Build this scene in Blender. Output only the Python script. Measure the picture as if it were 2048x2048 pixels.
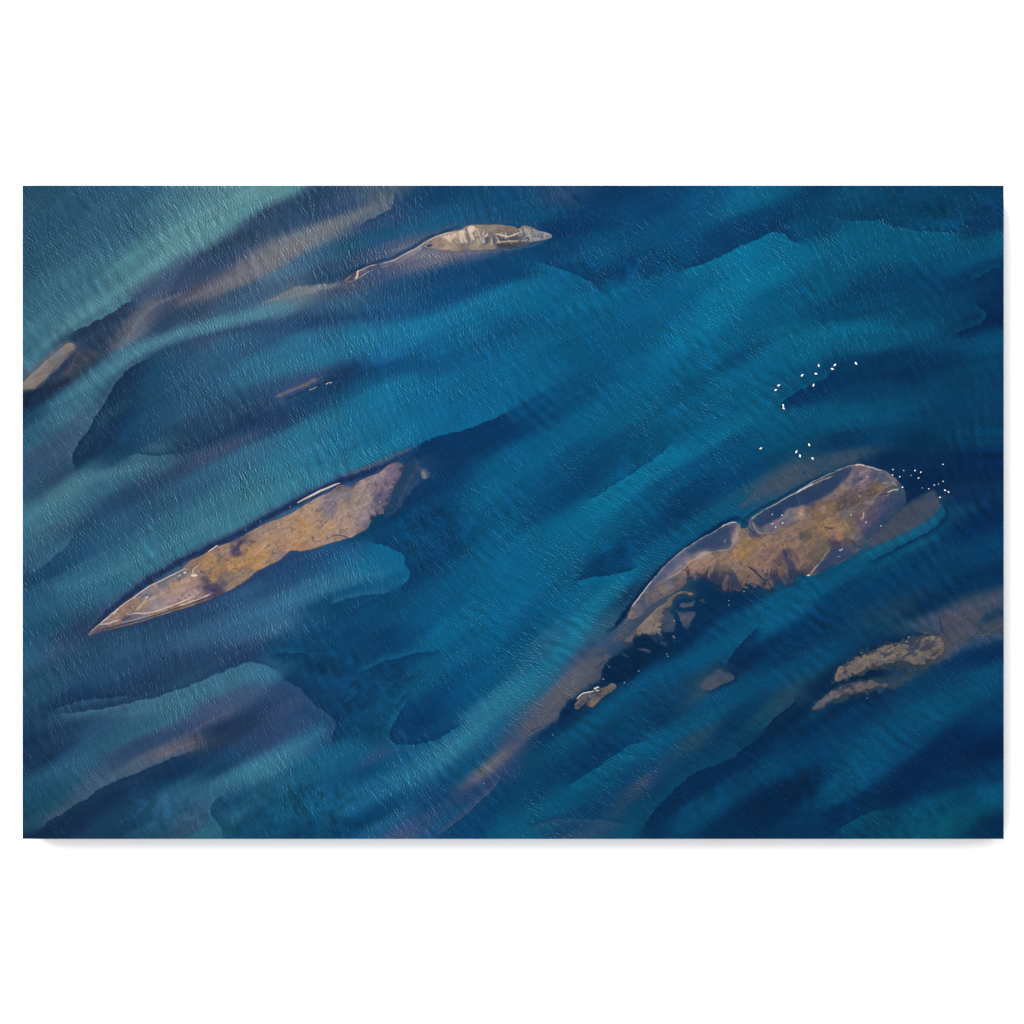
import bpy, math, random
import numpy as np
from mathutils import Vector

for o in list(bpy.data.objects):
    bpy.data.objects.remove(o, do_unlink=True)
scene = bpy.context.scene
COL = scene.collection
R = math.radians

# ------------------------------------------------------------------ camera, sky, sun, exposure
S = 0.15                        # metres per image pixel (the river piece is 1962 x 1307 pixels)
CAM_Z = 600.0
cam_d = bpy.data.cameras.new('camera')
cam = bpy.data.objects.new('camera', cam_d)
COL.objects.link(cam)
cam.location = (0, 0, CAM_Z)
cam_d.sensor_fit = 'HORIZONTAL'
cam_d.angle = 2 * math.atan(1024 * S / CAM_Z)
cam_d.clip_end = 8000
scene.camera = cam

SUN_ELEV, SUN_AZ = 50.0, -45.0  # sun high up in the upper left of the picture
world = bpy.data.worlds.new('World')
scene.world = world
world.use_nodes = True
wn = world.node_tree.nodes
wl = world.node_tree.links
wn.clear()
sky = wn.new('ShaderNodeTexSky')
sky.sky_type = 'NISHITA'
sky.sun_disc = False
sky.sun_elevation = R(SUN_ELEV)
sky.sun_rotation = R(SUN_AZ)
hs = wn.new('ShaderNodeHueSaturation')     # hazy white sky
hs.inputs['Saturation'].default_value = 0.03
bg = wn.new('ShaderNodeBackground')
bg.inputs['Strength'].default_value = 0.15
wo = wn.new('ShaderNodeOutputWorld')
wl.new(sky.outputs[0], hs.inputs['Color'])
wl.new(hs.outputs[0], bg.inputs['Color'])
wl.new(bg.outputs[0], wo.inputs['Surface'])

sun_d = bpy.data.lights.new('sun', 'SUN')
sun_d.energy = 1.1
sun_d.angle = R(30)
sun_d.color = (1.0, 0.975, 0.945)
sun = bpy.data.objects.new('sun', sun_d)
COL.objects.link(sun)
az = R(SUN_AZ)
sdir = Vector((math.sin(az) * math.cos(R(SUN_ELEV)), math.cos(az) * math.cos(R(SUN_ELEV)), math.sin(R(SUN_ELEV))))
sun.rotation_euler = (-sdir).to_track_quat('-Z', 'Y').to_euler()

scene.view_settings.view_transform = 'Standard'
scene.view_settings.look = 'None'
scene.view_settings.gamma = 1.0
scene.view_settings.use_curve_mapping = False
scene.view_settings.exposure = 1.42
LIGHT = np.array([2.36, 2.36, 2.36])      # how bright a white diffuse sheet renders: colours are divided by it

# ------------------------------------------------------------------ image-coordinate helpers
X0, X1, Y0, Y1 = 45.0, 2007.0, 371.0, 1678.0   # extent of the river piece in image pixels
RIPPLE = 0.52                                    # ripple height, image pixels
THICK = 75.0                                     # its thickness, image pixels
# image crops: pixel origin and zoom of each crop the points were traced from
CROP = {'A': (40, 366, 3.864), 'B': (530, 366, 3.864), 'C': (1020, 366, 3.864), 'D': (1510, 366, 3.864),
         'E': (40, 800, 3.864), 'F': (530, 800, 3.864), 'G': (1020, 800, 3.864), 'H': (1510, 800, 3.864),
         'I': (40, 1236, 3.864), 'J': (530, 1236, 3.864), 'K': (1020, 1236, 3.864), 'L': (1510, 1236, 3.864),
         'P': (160, 1080, 6.0375), 'Q': (400, 960, 6.0375), 'R': (640, 880, 7.431), 'S': (670, 430, 8.4),
         'U': (840, 430, 6.9), 'V': (40, 660, 8.782), '1': (1230, 1030, 6.44), '2': (1480, 900, 9.66),
         '3': (1640, 900, 9.2), '4': (1480, 1050, 7.431), '5': (1220, 1150, 9.66), '6': (1050, 1290, 8.05),
         '7': (1600, 1220, 4.712), '0': (0, 0, 1.0)}


def pl(txt):
    """'A 10,20 30,40 B 5,6' -> list of image points"""
    out, k = [], '0'
    for tok in txt.split():
        if ',' not in tok:
            k = tok
            continue
        a, b = tok.split(',')
        ox, oy, s = CROP[k]
        out.append((ox + float(a) / s, oy + float(b) / s))
    return np.array(out, float)


def hexc(h):
    return np.array([int(h[i:i + 2], 16) / 255.0 for i in (0, 2, 4)])


def samples(txt):
    pts, cols = [], []
    k = '0'
    for tok in txt.split():
        if ',' not in tok:
            k = tok
            continue
        a, b, c = tok.split(',')
        ox, oy, s = CROP[k]
        pts.append((ox + float(a) / s, oy + float(b) / s))
        cols.append(hexc(c))
    return np.array(pts), np.array(cols)


def to_lin(c):
    c = np.clip(c, 0, 1)
    return np.where(c <= 0.04045, c / 12.92, ((c + 0.055) / 1.055) ** 2.4)


def wx(px):
    return (px - 1024.0) * S


def wy(py):
    return (1024.0 - py) * S


_rng = {}


def vnoise(X, Y, scale, seed):
    if seed not in _rng:
        _rng[seed] = np.random.default_rng(seed).random((256, 256)).astype(np.float32)
    T = _rng[seed]
    x = X / scale + 37.3
    y = Y / scale + 11.7
    xi = np.floor(x).astype(np.int32)
    yi = np.floor(y).astype(np.int32)
    fx = (x - xi).astype(np.float32)
    fy = (y - yi).astype(np.float32)
    fx = fx * fx * (3 - 2 * fx)
    fy = fy * fy * (3 - 2 * fy)
    a = T[yi & 255, xi & 255]
    b = T[yi & 255, (xi + 1) & 255]
    c = T[(yi + 1) & 255, xi & 255]
    d = T[(yi + 1) & 255, (xi + 1) & 255]
    return (a * (1 - fx) + b * fx) * (1 - fy) + (c * (1 - fx) + d * fx) * fy


def fbm(X, Y, scale, octs=4, seed=1, gain=0.55):
    v, amp, tot = 0, 1.0, 0
    for i in range(octs):
        v = v + amp * (vnoise(X, Y, scale / 2 ** i, seed + i) - 0.5)
        tot += amp
        amp *= gain
    return v / tot * 2.0            # about -1..1


def sstep(a, b, x):
    t = np.clip((x - a) / (b - a), 0, 1)
    return t * t * (3 - 2 * t)


def seg_dist(X, Y, pts, closed=False):
    """distance to a polyline, side (sign of the nearest segment), position along it 0..1"""
    P = np.asarray(pts)
    if closed:
        P = np.vstack([P, P[:1]])
    L = np.hypot(np.diff(P[:, 0]), np.diff(P[:, 1]))
    cum = np.concatenate([[0], np.cumsum(L)])
    best = np.full(X.shape, 1e18)
    side = np.zeros(X.shape)
    par = np.zeros(X.shape)
    for i in range(len(P) - 1):
        ax, ay = P[i]
        dx, dy = P[i + 1] - P[i]
        l2 = dx * dx + dy * dy + 1e-9
        t = np.clip(((X - ax) * dx + (Y - ay) * dy) / l2, 0, 1)
        d2 = (X - ax - t * dx) ** 2 + (Y - ay - t * dy) ** 2
        m = d2 < best
        best = np.where(m, d2, best)
        side = np.where(m, dx * (Y - ay) - dy * (X - ax), side)
        par = np.where(m, (cum[i] + t * L[i]) / cum[-1], par)
    return np.sqrt(best), side, par


def inside(X, Y, P):
    r = np.zeros(X.shape, bool)
    n = len(P)
    for i in range(n):
        x1, y1 = P[i]
        x2, y2 = P[(i + 1) % n]
        if y1 == y2:
            continue
        c = ((y1 > Y) != (y2 > Y)) & (X < (x2 - x1) * (Y - y1) / (y2 - y1) + x1)
        r ^= c
    return r


def smooth_line(P, it=2, closed=False):
    P = np.asarray(P, float)
    for _ in range(it):
        if closed:
            Q = np.roll(P, -1, 0)
            N = np.empty((2 * len(P), 2))
            N[0::2] = 0.75 * P + 0.25 * Q
            N[1::2] = 0.25 * P + 0.75 * Q
        else:
            A, B = P[:-1], P[1:]
            N = np.empty((2 * len(A) + 2, 2))
            N[0] = P[0]
            N[-1] = P[-1]
            N[1:-1:2] = 0.75 * A + 0.25 * B
            N[2:-1:2] = 0.25 * A + 0.75 * B
        P = N
    return P


class Canvas:
    """mineral / silt colour of a surface, mapped in image coordinates"""

    def __init__(self, x0, y0, nx, ny, step, warp=1.5, seed=5):
        self.x0, self.y0, self.step = x0, y0, step
        xs = x0 + np.arange(nx) * step
        ys = y0 + np.arange(ny) * step
        self.X, self.Y = np.meshgrid(xs, ys)
        self.XW = self.X + warp * fbm(self.X, self.Y, 14, 3, seed)
        self.YW = self.Y + warp * fbm(self.X, self.Y, 14, 3, seed + 40)
        self.C = np.zeros((ny, nx, 3))

    def box(self, P, m):
        P = np.asarray(P)
        c0 = max(int((P[:, 0].min() - m - self.x0) / self.step), 0)
        c1 = min(int((P[:, 0].max() + m - self.x0) / self.step) + 2, self.X.shape[1])
        r0 = max(int((P[:, 1].min() - m - self.y0) / self.step), 0)
        r1 = min(int((P[:, 1].max() + m - self.y0) / self.step) + 2, self.X.shape[0])
        return (slice(r0, max(r1, r0)), slice(c0, max(c1, c0)))

    def mix(self, b, col, a):
        self.C[b] = self.C[b] * (1 - a[..., None]) + col * a[..., None]

    def poly(self, txt, col, soft=6.0, a=1.0, grain=0.0, gscale=7.0, sm=2):
        P = smooth_line(pl(txt) if isinstance(txt, str) else txt, sm, True)
        b = self.box(P, soft + 4)
        X, Y = self.XW[b], self.YW[b]
        if X.size == 0:
            return
        d, _, _ = seg_dist(X, Y, P, True)
        d = np.where(inside(X, Y, P), d, -d)
        if grain:
            d = d + grain * fbm(self.X[b], self.Y[b], gscale, 3, 91)
        al = a * sstep(-soft / 2, soft / 2, d)
        if grain:                              # drawn into wisps along the current
            u = self.X[b] * 0.88 - self.Y[b] * 0.47
            v = self.X[b] * 0.47 + self.Y[b] * 0.88
            al = al * np.clip(0.88 + 0.55 * fbm(u * 0.3, v, 9, 4, 95, 0.65), 0, 1.15 / max(a, 0.5))
        self.mix(b, hexc(col), np.clip(al, 0, 1))

    def stroke(self, txt, col, w=3.0, soft=2.0, a=1.0, taper=0.15, grain=0.0, gscale=6.0, sm=2, warp=True):
        P = smooth_line(pl(txt) if isinstance(txt, str) else txt, sm)
        b = self.box(P, w + soft + 4)
        X, Y = (self.XW[b], self.YW[b]) if warp else (self.X[b], self.Y[b])
        if X.size == 0:
            return
        d, _, t = seg_dist(X, Y, P)
        wl = w * np.clip(np.minimum(t, 1 - t) / max(taper, 1e-6), 0.25, 1) if taper else w
        if grain:
            d = d + grain * fbm(self.X[b], self.Y[b], gscale, 3, 93)
        al = a * (1 - sstep(-soft / 2, soft / 2, d - wl / 2))
        self.mix(b, hexc(col), al)
        return b, al

    def edge(self, txt, hint, c1, c2, w1=30.0, w2=18.0, a=1.0, crisp=1.6):
        """a sediment front: colour c1 on the hint side of the line, c2 on the other, both fading away from it"""
        P = smooth_line(pl(txt), 2)
        hp = pl(hint)[0]
        b = self.box(P, max(w1, w2) + 4)
        X, Y = self.XW[b], self.YW[b]
        d, s, t = seg_dist(X, Y, P)
        _, sh, _ = seg_dist(np.array([[hp[0]]]), np.array([[hp[1]]]), P)
        sg = s * np.sign(sh[0, 0])
        sd = np.where(sg > 0, d, -d) + 2.4 * fbm(self.X[b], self.Y[b], 9, 3, 97, 0.65)
        tap = sstep(0, 0.16, np.minimum(t, 1 - t))
        k = sstep(-crisp, crisp, sd)[..., None]
        wcol = hexc(c2) * (1 - k) + hexc(c1) * k
        ww = np.where(sd > 0, w1, w2)
        al = a * tap * np.clip(1 - d / ww, 0, 1) ** 1.3
        self.C[b] = self.C[b] * (1 - al[..., None]) + wcol * al[..., None]


def idw(X, Y, pts, vals, ang=None, stretch=1.0, e=6.0, p=2.0):
    num = np.zeros(X.shape + (vals.shape[1],), np.float32)
    den = np.zeros(X.shape, np.float32)
    X = X.astype(np.float32)
    Y = Y.astype(np.float32)
    if ang is not None:
        ca, sa = np.cos(ang).astype(np.float32), np.sin(ang).astype(np.float32)
    for (px, py), v in zip(pts, vals):
        dx, dy = X - np.float32(px), Y - np.float32(py)
        if ang is not None:
            u = dx * ca - dy * sa
            w = dx * sa + dy * ca
            d2 = (u / stretch) ** 2 + w * w
        else:
            d2 = dx * dx + dy * dy
        w = 1.0 / (d2 + e * e) ** p
        den += w
        num += w[..., None] * v.astype(np.float32)
    return num / den[..., None]


def upsample(A, nx, ny):
    h, w = A.shape[:2]
    y = np.linspace(0, h - 1, ny)
    x = np.linspace(0, w - 1, nx)
    yi = np.minimum(y.astype(int), h - 2)
    xi = np.minimum(x.astype(int), w - 2)
    fy = (y - yi).reshape(-1, 1, *([1] * (A.ndim - 2)))
    fx = (x - xi).reshape(1, -1, *([1] * (A.ndim - 2)))
    a = A[yi][:, xi]
    b = A[yi][:, xi + 1]
    c = A[yi + 1][:, xi]
    d = A[yi + 1][:, xi + 1]
    return (a * (1 - fx) + b * fx) * (1 - fy) + (c * (1 - fx) + d * fx) * fy


# ------------------------------------------------------------------ object helpers
def link_mesh(name, verts, faces, mats, parent=None, smooth=True):
    me = bpy.data.meshes.new(name)
    me.from_pydata([tuple(v) for v in verts], [], [tuple(f) for f in faces])
    for m in (mats if isinstance(mats, (list, tuple)) else [mats]):
        me.materials.append(m)
    if smooth:
        me.polygons.foreach_set('use_smooth', np.ones(len(me.polygons), bool))
    me.update()
    o = bpy.data.objects.new(name, me)
    COL.objects.link(o)
    if parent:
        o.parent = parent
    return o


def big_mesh(name, co, quads, mat, colour=None, parent=None):
    """mesh from numpy arrays, optional per-vertex linear colour"""
    me = bpy.data.meshes.new(name)
    nv, nf = len(co), len(quads)
    me.vertices.add(nv)
    me.vertices.foreach_set('co', np.ascontiguousarray(co, np.float32).ravel())
    me.loops.add(nf * 4)
    me.loops.foreach_set('vertex_index', np.ascontiguousarray(quads, np.int32).ravel())
    me.polygons.add(nf)
    me.polygons.foreach_set('loop_start', np.arange(0, nf * 4, 4, dtype=np.int32))
    me.polygons.foreach_set('use_smooth', np.ones(nf, bool))
    me.materials.append(mat)
    if colour is not None:
        at = me.color_attributes.new('mineral', 'FLOAT_COLOR', 'POINT')
        rgba = np.ones((nv, 4), np.float32)
        rgba[:, :3] = colour
        at.data.foreach_set('color', rgba.ravel())
    me.update(calc_edges=True)
    me.validate()
    o = bpy.data.objects.new(name, me)
    COL.objects.link(o)
    if parent:
        o.parent = parent
    return o


def tag(o, label=None, cat=None, group=None, kind=None):
    if label:
        o['label'] = label
    if cat:
        o['category'] = cat
    if group:
        o['group'] = group
    if kind:
        o['kind'] = kind
    return o


def simple_mat(name, col, rough=0.7, noise=0.0, nscale=4.0, spec=0.3):
    m = bpy.data.materials.new(name)
    m.use_nodes = True
    n, l = m.node_tree.nodes, m.node_tree.links
    p = n['Principled BSDF']
    p.inputs['Roughness'].default_value = rough
    p.inputs['Specular IOR Level'].default_value = spec
    tc = n.new('ShaderNodeTexCoord')
    nt = n.new('ShaderNodeTexNoise')
    nt.inputs['Scale'].default_value = nscale
    nt.inputs['Detail'].default_value = 4
    cr = n.new('ShaderNodeValToRGB')
    c = np.array(col)
    cr.color_ramp.elements[0].position = 0.3
    cr.color_ramp.elements[0].color = (*(c * (1 - noise)), 1)
    cr.color_ramp.elements[1].position = 0.7
    cr.color_ramp.elements[1].color = (*np.minimum(c * (1 + noise), 1), 1)
    l.new(tc.outputs['Object'], nt.inputs['Vector'])
    l.new(nt.outputs['Fac'], cr.inputs['Fac'])
    l.new(cr.outputs['Color'], p.inputs['Base Color'])
    return m


def mineral_mat(name, rough, spec, ior, grain, gscale, bump, bscale):
    """colour from the mapped mineral attribute, broken up by procedural grain, with a fine procedural bump"""
    m = bpy.data.materials.new(name)
    m.use_nodes = True
    n, l = m.node_tree.nodes, m.node_tree.links
    p = n['Principled BSDF']
    p.inputs['Roughness'].default_value = rough
    p.inputs['IOR'].default_value = ior
    p.inputs['Specular IOR Level'].default_value = spec
    at = n.new('ShaderNodeAttribute')
    at.attribute_name = 'mineral'
    tc = n.new('ShaderNodeTexCoord')
    nt = n.new('ShaderNodeTexNoise')
    nt.inputs['Scale'].default_value = gscale
    nt.inputs['Detail'].default_value = 5
    mr = n.new('ShaderNodeMapRange')
    mr.inputs['From Min'].default_value = 0.3
    mr.inputs['From Max'].default_value = 0.7
    mr.inputs['To Min'].default_value = 1 - grain
    mr.inputs['To Max'].default_value = 1 + grain
    vm = n.new('ShaderNodeVectorMath')
    vm.operation = 'SCALE'
    nb = n.new('ShaderNodeTexNoise')
    nb.inputs['Scale'].default_value = bscale
    nb.inputs['Detail'].default_value = 3
    bp = n.new('ShaderNodeBump')
    bp.inputs['Strength'].default_value = 1.0
    bp.inputs['Distance'].default_value = bump
    l.new(tc.outputs['Object'], nt.inputs['Vector'])
    l.new(tc.outputs['Object'], nb.inputs['Vector'])
    l.new(nt.outputs['Fac'], mr.inputs['Value'])
    l.new(at.outputs['Color'], vm.inputs[0])
    l.new(mr.outputs['Result'], vm.inputs['Scale'])
    l.new(vm.outputs['Vector'], p.inputs['Base Color'])
    l.new(nb.outputs['Fac'], bp.inputs['Height'])
    l.new(bp.outputs['Normal'], p.inputs['Normal'])
    return m

# ------------------------------------------------------------------ outlines of the bars, traced in image coordinates
OUT = {
    'long': 'P 95,1165 112,1118 180,1058 270,990 410,870 500,790 650,690 810,570 890,530 1000,480 1150,400 1230,355 1300,260 1460,190 1560,140 Q 120,860 230,790 '
    '430,725 560,650 700,570 830,508 980,460 1150,380 1280,290 1440,195 1540,160 1620,110 R 300,650 420,700 520,650 700,540 850,510 950,420 1080,340 1180,330 1270,390 1180,560 1080,750 '
    '1000,960 940,1090 860,1110 780,1170 740,1270 690,1340 560,1390 480,1450 330,1480 Q 1430,815 1230,865 1100,850 1030,900 950,980 760,1060 640,1140 540,1230 '
    '470,1275 P 1800,620 1700,655 1560,725 1300,815 1050,890 800,970 560,1040 330,1085 200,1125',
    'top': 'S 150,1115 200,1060 350,950 440,925 560,860 700,828 850,790 1000,750 1200,640 1370,560 1460,490 1600,400 1720,350 1932,290 U 300,270 500,212 580,205 620,160 680,143 800,130 1000,130 '
    '1200,138 1330,165 1360,200 1410,140 1480,150 1560,172 1640,215 1790,243 1832,290 1810,320 1700,345 1580,375 1450,420 1300,450 1180,460 1050,470 940,482 700,490 500,505 300,492 160,462 60,455 '
    'S 1500,515 1440,610 1280,700 1080,800 960,838 830,880 690,908 540,978 420,1050 300,1112 200,1130',
    'bank': 'V 20,1075 20,900 45,915 130,840 300,680 500,500 700,330 850,215 930,230 985,280 940,370 870,400 830,470 700,620 560,740 420,890 320,980 260,1030 130,1050',
    'big': '1 205,1188 232,1145 330,1020 480,840 640,650 800,510 950,400 1130,290 1280,210 1390,130 1490,90 1580,95 1612,130 1620,180 1660,165 1700,175 1730,120 2 165,1400 180,1350 220,1320 420,1180 680,1040 '
    '950,880 1180,750 1400,610 1650,490 1932,380 3 260,385 500,300 700,240 760,258 840,280 1000,320 1150,360 1300,440 1450,560 1550,690 1582,830 1570,960 1500,1080 1380,1190 1250,1320 1100,1490 1030,1590 900,1700 800,1765 700,1800 600,1790 '
    '4 1830,350 1730,410 1650,470 1420,590 1240,700 1100,765 1000,785 930,765 850,850 700,880 500,940 370,990 300,960 200,910 100,890 20,900 1 1900,950 1800,900 1650,960 1570,980 1450,1000 1370,960 1280,900 1180,870 1100,830 1000,850 870,920 740,1000 640,1060 '
    '520,1130 430,1190 380,1270 300,1330 200,1350 150,1330',
    'mud': '5 270,1300 330,1180 450,1090 540,1000 650,880 830,720 930,620 1080,500 1200,390 1350,310 1500,305 1640,345 1600,400 1540,415 1440,350 1360,370 1270,430 1210,480 1200,580 1130,680 1050,780 1000,850 '
    '1000,950 1010,1050 980,1120 1000,1190 960,1190 900,1110 870,1180 880,1250 840,1250 800,1190 700,1140 560,1160 440,1210 425,1330 340,1290',
    'islet': '6 790,970 830,900 855,862 960,765 1090,742 1110,690 1180,660 1200,692 1300,682 1400,600 1470,650 1482,700 1390,758 1330,792 1250,850 1180,930 1100,1000 1020,1002 1000,950 900,985 860,1040 800,1020',
    'lower': '7 340,682 330,600 360,540 430,510 520,450 600,415 680,378 800,340 930,320 990,300 1040,345 1100,280 1180,255 1330,240 1360,300 1370,380 1300,450 1180,510 1090,530 1000,490 880,500 780,515 700,530 620,560 520,600 450,640 400,672',
    'thin': '7 90,942 180,850 330,750 450,690 560,670 680,658 740,680 800,682 840,720 800,735 740,712 670,742 540,780 480,805 340,830 260,890 180,942',
    'ridge1': 'Q 1165,278 1230,235 1300,195 1440,125 1600,58 1690,32 1700,42 1610,78 1450,150 1310,220 1240,250 1180,285',
    'ridge2': 'P 1535,162 1550,135 1600,100 1660,58 1675,66 1620,110 1570,140',
}

# ------------------------------------------------------------------ white backdrop
m_white = simple_mat('white_paint', (0.8, 0.8, 0.8), 0.9, 0.0, 0.02, 0.0)
zb = -THICK * S
bd = link_mesh('wall', [(-3000, -3000, zb), (3000, -3000, zb), (3000, 3000, zb), (-3000, 3000, zb)], [(0, 1, 2, 3)], m_white, smooth=False)
tag(bd, kind='structure')

# ------------------------------------------------------------------ river: direction of the current (degrees, image point)
FLOW = pl('0 100,450 300,640 150,900 500,600 800,480 800,660 1100,450 1300,620 1500,520 1700,470 1900,600 1700,680 '
          '1400,750 1100,900 1000,1150 1250,1000 1500,850 1750,830 1950,900 500,900 250,1050 650,950 400,1150 600,1150 '
          '250,1300 400,1400 200,1550 800,1550 600,1620 950,1450 1100,1350 1200,1250 1300,1200 1350,1400 1200,1550 '
          '1500,1450 1650,1400 1800,1300 1800,1500 1950,1600 1700,1150 1550,1200 1900,1100 700,1350')
FANG = np.radians([35, 38, 35, 22, 20, 16, 8, 24, 26, 8, 15, 10,
                   32, 33, 40, 38, 30, 6, -3, 24, 30, 28, 25, 18,
                   20, 22, 33, 28, 25, 38, 45, 48, 45, 32, 36,
                   35, 28, 20, 35, 18, 30, 25, 15, 30])[:, None]

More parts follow.
